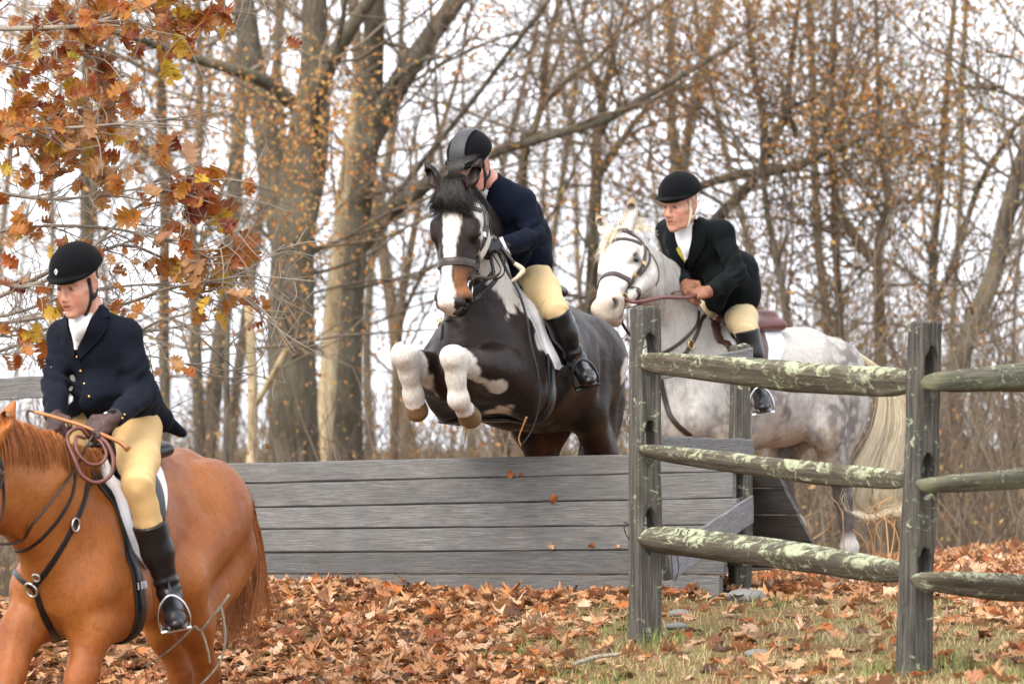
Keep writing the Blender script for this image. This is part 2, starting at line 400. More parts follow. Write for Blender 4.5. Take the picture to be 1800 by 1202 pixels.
def m_wood(name, cols, lichen=0.0, uv=True, grain=1.0, green=0.0, mossy=(0.33, 0.36, 0.2), knots=False):
    """weathered split timber; grain runs along u (uv) or z (object)"""
    t = NT(name)
    gv = t.coord('UV', (4, 150*grain, 1)) if uv else t.coord('Object', (55*grain, 55*grain, 2.2))
    pv = t.coord('Object')
    g = t.noise(gv, 1.3, 7, 0.68, 0.35); g2 = t.noise(gv, 4.0, 4, 0.7); big = t.noise(pv, 3.2, 4, 0.6)
    col = t.ramp(g, [(0.30, cols[0]), (0.48, cols[1]), (0.66, cols[2])])
    col = t.mix(t.ramp(g2, [(0.44, 0.0), (0.62, 0.45)]), col, cols[0])
    col = t.mix(t.ramp(big, [(0.35, 0.0), (0.75, 0.55)]), col, t.mix(1.0, col, (0.72, 0.66, 0.6), 'MULTIPLY'))
    oi = t.node('ShaderNodeObjectInfo').outputs['Random']; col = t.mix(1.0, col, t.ramp(oi, [(0, .72), (1, 1.12)]), 'MULTIPLY')
    if green: col = t.mix(t.math('MULTIPLY', t.ramp(t.noise(pv, 5, 5, 0.65), [(0.42, 0), (0.66, 1)]), green), col, mossy)
    if knots:
        vo = t.node('ShaderNodeTexVoronoi'); vo.inputs['Scale'].default_value = 1.0; t.l.new(t.coord('UV', (1.7, 5.5, 1)), vo.inputs['Vector']); kd = vo.outputs['Distance']
        wob = t.math('ADD', kd, t.math('MULTIPLY', t.noise(pv, 60, 3), .05)); col = t.mix(t.ramp(wob, [(.075, .85), (.11, .35), (.16, 0)]), col, cols[0]); col = t.mix(t.ramp(t.noise(t.coord('UV', (1.2, 3.5, 1)), 2.2, 5, .7), [(.45, 0), (.68, .6)]), col, tuple(x*.62 for x in cols[1]))
        col = t.mix(t.ramp(t.noise(t.coord('UV', (.9, 26, 1)), 3.0, 3, .6), [(.66, 0), (.72, .8)]), col, tuple(x*.45 for x in cols[0]))
    h = t.math('ADD', g, t.math('MULTIPLY', g2, 0.4))
    nb = t.bump(h, 0.7, 0.012)
    if lichen:
        geo = t.node('ShaderNodeNewGeometry'); sx = t.node('ShaderNodeSeparateXYZ'); t.l.new(geo.outputs['Normal'], sx.inputs[0])
        l1 = t.noise(t.coord('Object', (1.0, 1.0, 1.6)), 17, 6, 0.72, 0.7); l2 = t.noise(pv, 4.0, 3)
        up = t.math('MULTIPLY', sx.outputs['Z'], 0.055)
        mk_ = t.ramp(t.math('ADD', t.math('ADD', t.math('MULTIPLY', l1, 0.75), t.math('MULTIPLY', l2, 0.30)), up), [(0.615-0.085*lichen, 0), (0.67-0.085*lichen, 1)])
        lc = t.ramp(t.noise(pv, 60, 4, 0.7), [(0.3, (0.21, 0.235, 0.135)), (0.5, (0.36, 0.39, 0.255)), (0.7, (0.48, 0.51, 0.38))])
        col = t.mix(mk_, col, lc); nb = t.bump(t.math('MULTIPLY', mk_, t.noise(pv, 90, 4, 0.7)), 0.6, 0.01, nb)
    return t.done(col, 0.9, 0.15, nb)
# ------------------------------------------------------------------ terrain: a leafy bank with a level top, falling away behind
CTRL = np.array([ # x, depth, z
 (.55,21.8,.02),(1.55,19.8,.03),(2.6,18.6,.02),(3.2,22,.04),(.55,23.7,.06),(-1.15,25.2,.02),(-2.4,26.2,-.12),(1.2,24.2,.06),(2.0,26,.06),(3.0,28,.03),(5,28,.03),(6,23,.03),
 (-1.7,20.4,-.72),(-1.4,21.8,-.58),(-.6,22.0,-.19),(-.4,20.8,-.22),(.3,20.4,-.08),(-1.2,23.6,-.22),(-2.4,23.5,-.42),(-3.0,21,-.78),(-1.5,18.5,-.85),(.3,18.2,-.12),(1.6,17,-.08),(-4,24,-.5),
 (1.5,28,-.12),(.5,27,-.12),(.8,25.4,-.02),(-.3,26.5,-.2),(2.4,30,-.12),(-3,29,-.5),(6,31,-.2),(0,31,-.6),(0,14,-.4),(5,14,-.2),(-6,14,-1.0),(-7,26,-.8),(9,25,0)])
def _tps(c):
    X = c[:, :2]; d = np.linalg.norm(X[:, None]-X[None], axis=2); K = np.where(d > 0, d*d*np.log(d+1e-9), 0)+np.eye(len(X))*.02
    Pm = np.c_[np.ones(len(X)), X]; L = np.block([[K, Pm], [Pm.T, np.zeros((3, 3))]]); return np.linalg.solve(L, np.r_[c[:, 2], 0, 0, 0])
_tw = _tps(CTRL)
def gz(x, y):
    x = np.asarray(x, float); y = np.asarray(y, float); xc = np.clip(x, -8, 9); yc = np.clip(y, 13, 31)
    d = np.sqrt((xc[..., None]-CTRL[:, 0])**2+(yc[..., None]-CTRL[:, 1])**2)
    z = (np.where(d > 0, d*d*np.log(d+1e-9), 0)@_tw[:-3])+_tw[-3]+_tw[-2]*xc+_tw[-1]*yc
    far = np.clip((y-31)/16, 0, 1); z = z*(1-far)+far*(-1.3); z = z-12*sstep(58, 150, y)-27*sstep(140, 420, y)
    near = np.clip((13-y)/10, 0, 1); z = z*(1-near)+near*(-.3)
    p = np.stack([x, y, np.zeros_like(x)], -1); return z+.018*vnoise(p.reshape(-1, 3), 2.3, 4).reshape(x.shape)+.010*vnoise(p.reshape(-1, 3), 6, 5).reshape(x.shape)
def grid_axis(segs): return np.unique(np.concatenate([np.arange(a, b, s) for a, b, s in segs]))
gx = grid_axis([(-900,-60,60),(-60,-8,4),(-8,9,.12),(9,60,4),(60,901,60)]); gy = grid_axis([(-60,13,5),(13,31.5,.12),(31.5,60,1.5),(60,200,10),(200,1201,100)])
GX, GY = np.meshgrid(gx, gy, indexing='ij'); GV = np.stack([GX, GY, gz(GX, GY)], -1).reshape(-1, 3); ni, nj = GX.shape
ii, jj = np.meshgrid(np.arange(ni-1), np.arange(nj-1), indexing='ij'); GF = np.stack([ii*nj+jj, (ii+1)*nj+jj, (ii+1)*nj+jj+1, ii*nj+jj+1], -1).reshape(-1, 4)
def m_ground():
    t = NT('leafy_ground'); c = t.coord('Object'); a = t.noise(c, 1.7, 5, .62); b = t.noise(c, 26, 5, .7); d = t.noise(c, 120, 3, .7)
    soil = t.ramp(b, [(.3, (.060,.036,.020)), (.5, (.150,.080,.038)), (.7, (.27,.155,.080))]); gr = t.ramp(d, [(.3, (.085,.075,.030)), (.55, (.17,.145,.062)), (.75, (.27,.215,.11))])
    m = t.ramp(a, [(.42, 0), (.58, 1)]); return t.done(t.mix(m, soil, gr), .95, .1, t.bump(t.math('ADD', b, t.math('MULTIPLY', d, .5)), .9, .02))
ground = mk('ground', GV, GF, m_ground()); ground['kind'] = 'structure'

# ------------------------------------------------------------------ trees
def m_bark(name, c0, c1, c2, sc=1.0):
    t = NT(name); c = t.coord('Object', (9*sc, 9*sc, 1.6*sc)); n = t.noise(c, 2.2, 6, .65, .4); w = t.noise(t.coord('Object'), 1.1, 4, .6)
    col = t.ramp(n, [(.30, c0), (.50, c1), (.70, c2)]); col = t.mix(t.ramp(w, [(.40, 0), (.72, .55)]), col, (.17,.16,.10)); return t.done(col, .9, .15, t.bump(n, .9, .05))
MB = [m_bark('grey_brown_bark', (.046,.037,.029), (.095,.079,.062), (.165,.140,.112)), m_bark('dark_bark', (.050,.040,.034), (.105,.085,.068), (.18,.15,.12)), m_bark('pale_bark', (.30,.22,.13), (.50,.39,.24), (.66,.55,.38)), m_bark('russet_bark', (.075,.048,.030), (.145,.098,.063), (.23,.165,.11))]
MT = m_plain('twig_bark', (.165,.128,.095), .9, .15, 12, .45, .2)
def m_leafmat(name, cols, trans=.35):
    t = NT(name); i = t.node('ShaderNodeNewGeometry').outputs['Random Per Island']; n = t.noise(t.coord('Object'), 45, 4, .65)
    st = [(k/(len(cols)-1), c) for k, c in enumerate(cols)]; col = t.ramp(i, st); return t.done(t.mix(t.ramp(n, [(.42, 0), (.7, .45)]), col, t.mix(1.0, col, (.42,.35,.3), 'MULTIPLY')), .6, .3, None, trans=trans)
ML_OR = m_leafmat('orange_leaves', [(.36,.13,.028), (.46,.22,.06), (.40,.27,.07), (.50,.26,.10), (.30,.11,.035)])
ML_BR = m_leafmat('brown_leaves', [(.21,.10,.04), (.33,.165,.065), (.27,.17,.06), (.37,.22,.10), (.20,.15,.05)])
ML_OL = m_leafmat('olive_leaves', [(.20,.17,.045), (.27,.21,.05), (.33,.21,.065), (.19,.14,.05)])
def twigs_from(rng, base, d, L, r, depth, out, leafpts, spread=.75, up=.25):
    n = 5; p = [np.asarray(base, float)]; d = nrm(d)
    for i in range(n):
        d = nrm(d+rng.randn(3)*.17+A(0,0,up*.22)); p.append(p[-1]+d*L/n)
    out.append((np.array(p), np.linspace(r, r*.42, n+1)))
    if depth == 0: leafpts.append(p[-1]); leafpts.append(p[3]); return
    for k in range(rng.randint(3, 5)):
        i = rng.randint(1, n+1); a = nrm(p[min(i, n)]-p[i-1]); s = nrm(np.cross(a, rng.randn(3))); twigs_from(rng, p[i], a*(1-spread*.5)+s*spread+A(0,0,up*.4), L*rng.uniform(.48,.74), r*.55, depth-1, out, leafpts, spread, up)
def tubes_mesh(segs, thick=8, thin=3, lim=.05):
    V, F, n = [], [], 0
    for p, r in segs:
        v, f = tube(p, r, thick if r[0] > lim else (4 if r[0] > .02 else thin), False); V.append(v); F.append(f+n); n += len(v)
    return np.concatenate(V), np.concatenate(F)
def leaf_cards(rng, pts, size, per=1, jit=.25):
    """small folded leaves (two triangles sharing a midrib) spread round twig ends"""
    pts = np.repeat(np.asarray(pts), per, 0); n = len(pts); c = pts+rng.randn(n, 3)*jit
    a = rng.randn(n, 3); a[:, 2] -= .5; a /= np.linalg.norm(a, axis=1)[:, None]; b = np.cross(a, rng.randn(n, 3)); b /= np.linalg.norm(b, axis=1)[:, None]; s = (size*rng.uniform(.6, 1.3, n))[:, None]; nn = np.cross(a, b)
    V = np.stack([c-a*s*.6, c+b*s*.36+nn*s*.12, c+a*s*.7, c-b*s*.36+nn*s*.12], 1).reshape(-1, 3); i = np.arange(n)[:, None]*4
    return V, np.concatenate([i+A(0,1,2).astype(int), i+A(0,2,3).astype(int)], 0)
TREES = []; LEAFX = 8.0
def tree(name, label, stems, D, bark, seed, ntw=30, depth=2, leaf=None, nleaf=0, leafsz=.10, tw=1.0, group=None, ylim=(-150, 900)):
    """stems: pixel traces [(px,py,width)] (trunk first); D the distance of the whole tree"""
    rng = np.random.RandomState(seed); segs, lp, tws = [], [], []
    for si, st in enumerate(stems):
        st = np.array(st, float); dd = rng.uniform(-.8, .8) if si else 0.0; k = max(8, len(st)*4); sp = smooth_path(st, k); tt = np.linspace(0, 1, k)
        pts = np.array([P(x, y, D+dd*t_*2) for (x, y, w), t_ in zip(sp, tt)]); r = np.maximum(sp[:, 2]*(.86 if si == 0 else .92), 1)/2/FPX*D
        pts[:, 1] += .12*np.cumsum(rng.randn(k))*.3*(tt > .1)
        if si == 0 and st[0, 1] > 700: g = gz(A(pts[0,0]), A(pts[0,1]))[0]; pts = np.vstack([[pts[0,0], pts[0,1], g-.1], pts]) if pts[0,2] > g else pts; r = np.r_[r[0]*1.15, r] if len(pts) > len(r) else r
        segs.append((pts, r))
        for q in range(max(2, int(ntw*len(st)/sum(len(s_) for s_ in stems)))):
            i = rng.randint(int(len(pts)*(.25 if si == 0 else .05)), len(pts)); sd = nrm(A(rng.randn(), rng.randn()*.6, rng.rand()*.9+.05)); twigs_from(rng, pts[i], sd, rng.uniform(.8, 2.1)*tw, min(r[i]*.40, .017), depth, tws, lp)
    t = thing(name, label, 'tree', segs[0][0][0], group)
    v, f = tubes_mesh(segs, 10, 8, 0); mk('trunk', v, f, MB[bark], t)
    if tws: v, f = tubes_mesh(tws, 5, 3); mk('crown', v, f, MT, t)
    if leaf and lp:
        lp = np.array(lp); cl_ = vnoise(lp, .95, seed) > .08; lp = lp[cl_] if cl_.sum() > 20 else lp; sel = lp[rng.randint(0, len(lp), int(nleaf*LEAFX))]; v, f = leaf_cards(rng, sel, leafsz*.29, 1, .20); mk('foliage', v, f, leaf, t, smooth=False, kind='stuff')
    TREES.append(t); return t
tree('oak_tree', 'thick grey trunk forking high above the orange leaves, behind the left end of the jump', [
 [(520,860,112),(515,700,104),(513,560,100),(517,430,90),(530,300,84),(545,200,72),(553,90,58),(552,-70,50)], [(535,230,46),(570,130,36),(615,50,29),(675,-40,22)], [(503,440,58),(482,330,54),(466,220,50),(444,110,48),(425,-60,38)],
 [(518,185,30),(470,146,27),(400,120,22),(320,96,18),(248,70,14),(150,40,9)], [(560,300,26),(556,180,20),(590,90,12),(610,-20,8)], [(498,560,34),(560,330,22),(575,180,14)]], 40, 0, 11, 30, 2, ML_OR, 14, .12)
tree('oak_tree', 'thick grey trunk with a long right limb, just left of the jumping horse', [
 [(602,860,95),(600,700,88),(603,560,84),(613,440,78),(626,340,72),(642,240,62),(655,110,48),(664,-70,40)], [(634,280,52),(672,200,48),(712,130,44),(752,70,40),(800,5,36),(850,-70,30)], [(632,430,42),(668,388,38),(720,345,33),(772,312,28),(830,288,22),(868,270,19),(922,253,18),(980,236,18),(1060,213,17),(1133,172,15),(1217,122,12),(1300,75,8)],
 [(655,230,26),(690,150,14),(735,110,9),(790,100,5)], [(650,400,12),(730,300,11),(800,214,11),(847,155,10),(892,94,9),(961,5,8),(990,-60,6)]], 42, 0, 12, 46, 2, ML_BR, 60, .11)
tree('snag', 'slim pale peeling trunk between the two thick grey trunks', [[(566,850,38),(578,620,36),(590,470,32),(602,340,28),(612,250,22),(622,150,12)]], 41, 2, 13, 6, 1)
tree('snag', 'pale broken dead trunk standing above the left end of the plank jump', [[(442,850,24),(445,700,22),(441,580,20),(434,500,18),(428,430,13),(426,405,5)], [(444,720,12),(480,660,12),(506,612,11)]], 39, 2, 14, 3, 0)
tree('bare_tree', 'bare slanting tree behind the bent rider, forking above his helmet', [[(880,860,34),(890,600,30),(905,430,28),(917,330,24),(922,267,20),(940,225,17),(955,170,15),(956,115,14),(967,60,12),(994,-30,9)], [(955,185,12),(1003,136,11),(1050,103,10),(1094,56,9),(1139,28,7),(1195,-20,5)], [(960,160,8),(985,90,7),(1010,20,5)]], 44, 3, 15, 34, 2, ML_BR, 150, .10)
tree('bare_tree', 'grey trunk with a bushy knot between the two right riders', [[(1030,860,34),(1036,600,30),(1042,450,27),(1048,330,24),(1048,250,23),(1058,195,20),(1055,155,20),(1039,130,14),(1017,72,11),(992,-30,8)], [(1056,160,12),(1072,120,10),(1085,60,8),(1120,-30,5)], [(1060,300,14),(1105,230,12),(1160,170,10),(1230,150,7)], [(1052,320,12),(1078,262,9),(1140,220,6),(1220,200,4)]], 45, 0, 16, 42, 2, ML_BR, 260, .10)
tree('leaning_tree', 'leaning trunk with a long horizontal limb above the man in black', [[(1110,860,38),(1170,600,32),(1215,460,28),(1262,383,25),(1310,335,23),(1345,280,19),(1340,200,17),(1328,139,15),(1318,60,12),(1312,-60,8)], [(1212,335,14),(1260,318,17),(1310,306,19),(1369,299,20),(1411,288,18),(1456,264,15),(1490,255,12),(1533,236,9),(1580,226,6),(1680,215,3)],
 [(1462,256,11),(1494,214,10),(1517,156,9),(1523,110,7),(1560,20,4)], [(1350,275,17),(1380,200,15),(1386,150,13),(1394,90,11),(1412,-40,7)], [(1400,240,14),(1390,190,9),(1440,165,7),(1480,80,4)]], 43, 0, 17, 46, 2, ML_OR, 900, .13)
tree('slim_tree', 'slim trunk right of the man in black, hung with brown leaves', [[(1420,860,17),(1392,600,16),(1376,500,16),(1365,440,15),(1351,370,14),(1343,300,12),(1340,240,8)]], 42, 0, 18, 16, 2, ML_BR, 200, .11)
tree('slim_tree', 'upright trunk crossing the long horizontal limb at upper right', [[(1490,860,20),(1478,600,18),(1466,420,16),(1462,290,14),(1448,225,13),(1464,160,12),(1466,80,10),(1472,-60,7)], [(1460,200,8),(1500,120,6),(1520,20,4)]], 44, 3, 19, 40, 2, ML_OR, 1000, .13)
tree('forked_tree', 'trunk forking in a wide V above the croup of the grey horse', [[(1552,860,30),(1549,700,27),(1545,560,25),(1541,470,22),(1549,400,17),(1560,342,16),(1550,290,14),(1545,200,13),(1540,80,10),(1536,-60,8)], [(1540,465,20),(1500,413,18),(1475,371,17),(1463,285,13),(1440,180,8)]], 43, 3, 20, 40, 2, ML_BR, 420, .12)
tree('forked_tree', 'pair of thin trunks parting low behind the right fence post', [[(1646,860,26),(1643,640,24),(1641,540,22),(1641,440,19),(1649,371,18),(1655,290,16),(1662,150,14),(1682,-60,9)], [(1648,530,15),(1676,456,14),(1696,399,13),(1716,337,13),(1734,298,12),(1770,240,9),(1812,180,6)]], 45, 0, 21, 40, 2, ML_OL, 420, .11)
tree('leaning_tree', 'dark leaning trunk at the right edge of the wood', [[(1640,880,46),(1668,690,42),(1700,590,40),(1741,498,39),(1758,441,37),(1772,371,36),(1792,300,32),(1830,190,28),(1870,60,22)], [(1760,450,14),(1800,420,10),(1850,400,6)]], 41, 1, 22, 24, 2, ML_OL, 160, .11)
tree('slim_tree', 'grey trunk at far left behind the oak leaves', [[(292,860,26),(288,600,24),(290,400,22),(286,200,20),(280,-60,16)]], 47, 0, 23, 26, 2, ML_OR, 420, .13)
tree('slim_tree', 'second grey trunk behind the orange leaves, left of the pale snag', [[(352,860,26),(346,600,24),(340,400,20),(352,200,16),(345,-60,11)], [(345,450,12),(390,330,9),(420,240,6)]], 46, 0, 24, 26, 2, ML_OR, 520, .13)
tree('slim_tree', 'greyish trunk behind the woman in navy', [[(160,860,28),(156,600,26),(150,300,22),(156,-60,16)]], 49, 0, 25, 20, 2, ML_OL, 240, .12)
tree('slim_tree', 'tan trunk above the jumping horse and left of its ears', [[(690,860,20),(700,600,18),(720,450,16),(752,300,13),(800,150,9),(830,0,6)], [(705,560,10),(745,470,8),(760,420,6)]], 47, 3, 26, 30, 2, ML_BR, 200, .11)
tree('young_tree', 'orange leaved young tree low between the oak leaves and the trunks', [[(395,860,14),(398,640,12),(402,460,9),(410,330,5)], [(398,520,6),(350,430,5),(290,370,3)], [(400,470,6),(450,390,5),(500,320,3)], [(399,450,5),(440,370,4),(480,290,3)]], 37, 0, 27, 26, 2, ML_OR, 420, .12, .8)
# slim trunks deeper in the wood, sharing eight shapes
protos = []
for k in range(8):
    rng = np.random.RandomState(300+k); segs, tws, lp = [], [], []; x = 0; p = [A(0,0,-.2)]; d = nrm(A(rng.randn()*.10, rng.randn()*.08, 1)); r0 = rng.uniform(.03, .085)
    for i in range(14): d = nrm(d+rng.randn(3)*A(.07,.05,0)+A(0,0,.05)); p.append(p[-1]+d*.75)
    p = np.array(p); r = np.linspace(r0, r0*.35, len(p)); segs.append((p, r))
    for q in range(9): i = rng.randint(3, len(p)); twigs_from(rng, p[i], A(rng.randn(), rng.randn()*.7, rng.rand()*.9+.1), rng.uniform(.8, 2.0), min(r[i]*.4, .018), 2, tws, lp)
    lp = np.array(lp); protos.append((segs, tws, lp[rng.randint(0, len(lp), 260)], k))
pm = []
for segs, tws, lp, k in protos:
    o = []; rng = np.random.RandomState(900+k)
    t = thing('woodland_tree', 'thin bare tree deep in the autumn wood', 'tree', (0,0,0), 'thin trees deep in the wood')
    v, f = tubes_mesh(segs, 8, 8, 0); mk('trunk', v, f, MB[(0,3,0,1,0,3,0,0)[k]], t); v, f = tubes_mesh(tws, 5, 3); mk('crown', v, f, MT, t)
    v, f = leaf_cards(rng, lp, .034, 1, .2); mk('foliage', v, f, (ML_BR, ML_OR, ML_OL)[k % 3], t, smooth=False, kind='stuff'); pm.append(t)
rng = np.random.RandomState(5); n_ = 0
for i in range(36):
    D = rng.uniform(50, 92); px = -520+2840*((i*0.6180339887) % 1)+rng.randn()*15; X = (px-900)/FPX*D; src = pm[i % 8]
    if i < 8: t = src
    else:
        t = src.copy(); COL.objects.link(t)
        for c_ in src.children: q = c_.copy(); COL.objects.link(q); q.parent = t
    t.location = (X, D, float(gz(A(X), A(D))[0])-.1); t.rotation_euler = (0, 0, rng.uniform(0, 6.28)); s = rng.uniform(.8, 1.35); t.scale = (s, s, s*rng.uniform(.95, 1.2))
# brush and saplings along the foot of the wood: one uncountable mass
rng = np.random.RandomState(8); tws, lp = [], []
for i in range(3000):
    D = rng.uniform(33, 60); px = rng.uniform(-380, 2180); b = A((px-900)/FPX*D, D, -1.35); twigs_from(rng, b, A(rng.randn()*.35, rng.randn()*.3, 1), rng.uniform(.7, 2.3)*(.75+.5*(px > 1150)), rng.uniform(.006, .014), 1, tws, lp, .6, .45)
v, f = tubes_mesh(tws, 4, 3); tag(mk('undergrowth', v, f, MT), None, None, None, 'stuff')
lp = np.array(lp); lp = lp[lp[:, 2] < 1.6]; v, f = leaf_cards(rng, lp[rng.randint(0, len(lp), 16000)], .040, 1, .15); tag(mk('undergrowth_leaves', v, f, ML_BR, smooth=False), None, None, None, 'stuff')
# far side of the wood
rng = np.random.RandomState(9); tws, lp = [], []
for i in range(110):
    D = rng.uniform(95, 150); px = rng.uniform(-400, 2200); b = A((px-900)/FPX*D, D, float(gz(A(0.), A(D))[0])); tws.append((smooth_path(np.array([b, b+A(rng.randn()*.4,0,3.5), b+A(rng.randn()*.9,0,rng.uniform(5,9))]), 6), np.linspace(.085, .025, 6)*rng.uniform(.5, 1.4)))
    for q in range(2): twigs_from(rng, b+A(0,0,rng.uniform(.2, 6.5)), A(rng.randn(), rng.randn(), rng.rand()), rng.uniform(1, 2.4), .016, 1, tws, lp)
v, f = tubes_mesh(tws, 4, 3); tag(mk('far_woods', v, f, MT), None, None, None, 'stuff')
# ------------------------------------------------------------------ horses
class Horse: pass
def horse_frame(w0, th, pitch, sc):
    h = A(-math.sin(th)*math.cos(pitch), -math.cos(th)*math.cos(pitch), math.sin(pitch)); l = A(math.cos(th), -math.sin(th), 0); u = np.cross(h, l)
    H = Horse(); H.w0, H.h, H.l, H.u, H.sc = np.asarray(w0, float), h, l, u, sc; H.hh = nrm(A(h[0], h[1], 0))
    H.L = lambda f, s, z: H.w0+sc*(h*f+l*s+u*z)
    def pix(px, py, lat=0.0):
        d = A((px-900)/FPX, 1, -(py-HY)/FPX); q = H.w0+l*lat*sc; t = np.dot(q-EYE, l)/np.dot(d, l); return EYE+t*d
    H.pix = pix
    H.loc = lambda p: np.stack([(p-H.w0)@h, (p-H.w0)@l, (p-H.w0)@u], -1)/sc
    return H
def head_frame(H, poll, a, n, hs=1.0):
    a = nrm(a); w = nrm(np.cross(n, a)); n = np.cross(a, w)
    H.ha, H.hn, H.hw, H.hp, H.hs = a, n, w, np.asarray(poll, float), hs
    H.K = lambda x, y, z: H.hp+hs*(a*x+n*y+w*z)          # along nose, out of the forehead, to its left
    H.kloc = lambda p: np.stack([(p-H.hp)@a, (p-H.hp)@n, (p-H.hp)@w], -1)/hs
def build_horse(H, J, neckmid, wide=1.0, ears=((0.0, 0.0), (0.0, 0.0)), h=0.008, neck_r=1.0, disp=None, fr=1.0, hwide=1.0, fc=1.0, fa=1.0, earl=1.0):
    L, K, l, sc, hs = H.L, H.K, H.l, H.sc, H.hs; S = lambda x: x*sc; E = lambda x: x*hs
    F = Field(h, 0.05)
    sq = (l, 0.80*wide)
    F.chain([(L(.14,0,-.44), S(.29)), (L(-.22,0,-.385), S(.355)), (L(-.58,0,-.37), S(.335)), (L(-.86,0,-.31), S(.285))], 0.05, sq)
    F.cone(L(.05,0,-.09), S(.085), L(-.26,0,-.085), S(.07), .07, (l, .7)); F.cone(L(-.26,0,-.1), S(.08), L(-.8,0,-.085), S(.075), .08)
    B = np.stack([H.h, H.l, H.u])
    for s in (1, -1):
        F.ell(L(-.84, s*.125, -.265), B, (S(.31), S(.155*wide), S(.215)), .03)
        F.ell(L(-1.0, s*.13, -.46), B, (S(.165), S(.115*wide), S(.27)), .035)
        F.cone(L(-.04, s*.13*wide, -.20), S(.12), L(.25, s*.185*wide, -.52), S(.125), .025, (l, .7))
        F.ell(L(.30, s*.10, -.53), B, (S(.12), S(.115*wide), S(.16)), .022)
        F.ell(L(.05, s*.20*wide, -.55), B, (S(.19), S(.09), S(.19)), .028)
    for s in (1, -1):
        F.cone(L(-.21, s*.285*wide, -.32), S(.022), L(-.15, s*.25*wide, -.70), S(.030), .06, neg=True); F.cone(L(-.64, s*.285*wide, -.30), S(.020), L(-.70, s*.255*wide, -.60), S(.032), .07, neg=True)
        F.cone(L(-1.03, s*.225*wide, -.24), S(.012), L(-1.0, s*.215*wide, -.62), S(.022), .05, neg=True)
    F.cone(L(.43,0,-.44), S(.022), L(.385,0,-.68), S(.030), .05, neg=True)
    # neck
    nb, nt = L(.14,0,-.30), K(.05,-.10,0); m = np.asarray(neckmid, float); wl = nrm(H.l+H.hw)
    F.chain([(nb, S(.25)*neck_r), (m, S(.175)*neck_r), (nt, E(.115))], .06, (wl, .66))
    F.cone(L(.27,0,-.50), S(.17), m-(nb-m)*0-H.u*S(.12)+H.hh*S(.02), S(.12)*neck_r, .06, (l, .75))
    F.cone(m-H.u*S(.12)+H.hh*S(.02), S(.11)*neck_r, K(.14,-.20,0), E(.075), .05, (wl, .75))
    cr = m+nrm(np.cross(nrm(nt-nb), wl))*0; up = nrm(np.cross(nt-nb, wl)); up = up if np.dot(up, H.u+H.hn*.01) > 0 else -up
    F.chain([(L(-.02,0,-.06), S(.065)), (m+up*S(.15)*neck_r, S(.055)), (K(-.01,-.035,0), E(.055))], .05, (wl, .8))
    # head
    KB = np.stack([H.ha, H.hn, H.hw])
    k = .028
    F.ell(K(.10,-.10,0), KB, (E(.14), E(.095), E(.098)), k)
    F.cone(K(.13,-.055,0), E(.075), K(.46,-.058,0), E(.052), k, (H.hn, .9))
    F.cone(K(.20,-.045,0), E(.052), K(.48,-.035,0), E(.036), k)
    for s in (1, -1):
        F.ell(K(.16,-.175,s*.055), KB, (E(.13), E(.115), E(.05)), .03)
        F.cone(K(.155,-.045,s*.075), E(.034), K(.22,-.052,s*.078), E(.028), .025)
        F.cone(K(.22,-.10,s*.075), E(.024), K(.40,-.085,s*.046), E(.020), .03)
        F.cone(K(.18,-.23,s*.05), E(.045), K(.45,-.135,s*.024), E(.032), .03)
        F.ell(K(.205,-.075,s*.098), KB, (E(.026), E(.020), E(.022)), .008, neg=True)
        F.cone(K(.54,-.055,s*.04), E(.040), K(.575,-.045,s*.042), E(.030), .02)
    F.ell(K(.535,-.085,0), KB, (E(.085), E(.070), E(.066)), .03)
    F.ell(K(.59,-.105,0), KB, (E(.035), E(.045), E(.045)), .025)
    F.ell(K(.565,-.155,0), KB, (E(.045), E(.030), E(.038)), .015)
    for s in (1, -1):
        F.ell(K(.575,-.055,s*.056), np.stack([nrm(H.ha*.8+H.hn*.5), nrm(H.hn*.8-H.ha*.5), H.hw]), (E(.016), E(.027), E(.022)), .008, neg=True)
        F.cone(K(.50,-.125,s*.064), E(.010), K(.62,-.135,s*.05), E(.009), .008, neg=True)
    # ears
    for s, (fw, out) in zip((1, -1), ears):
        b = K(-.005,-.015,s*.062); d = nrm(-H.ha*.80+H.hn*(.42+fw)+H.hw*s*(.22+out)); t = b+d*E(.175)*earl; md = b+d*E(.075)*earl; side = nrm(np.cross(d, H.hn))
        F.chain([(b, E(.030)), (md, E(.036)), (b+d*E(.125)*earl, E(.027)), (t, E(.010))], .012)
        o = nrm(H.hn*.9+H.hw*s*(.35+out)); 
        pass
        F.ell(md-d*E(.004)+o*E(.031), np.stack([d, o, np.cross(d, o)]), (E(.060), E(.026), E(.020)), .006, neg=True)
    # fore legs: elbow, knee, fetlock, coronet, toe
    for s, key in ((1, 'fl'), (-1, 'fr')):
        el, kn, fe, co, toe = J[key]; lo = nrm(kn-el)
        F.cone(L(-.02, s*.16*wide, -.62), S(.12), el, S(.088)*fa, .06); F.cone(el, S(.088)*fa, el*.35+kn*.65, S(.062)*fr*(.5+.5*fa), .05); F.cone(el*.4+kn*.6, S(.064)*fr, kn, S(.050)*fr, .03)
        F.ell(kn, np.stack([lo, nrm(np.cross(lo, l)), nrm(l-lo*np.dot(lo, l))]), (S(.066)*fr, S(.056)*fr, S(.052)*fr), .035)
        lower_leg(F, H, kn, fe, co, toe, .036*fc, .046*fr)
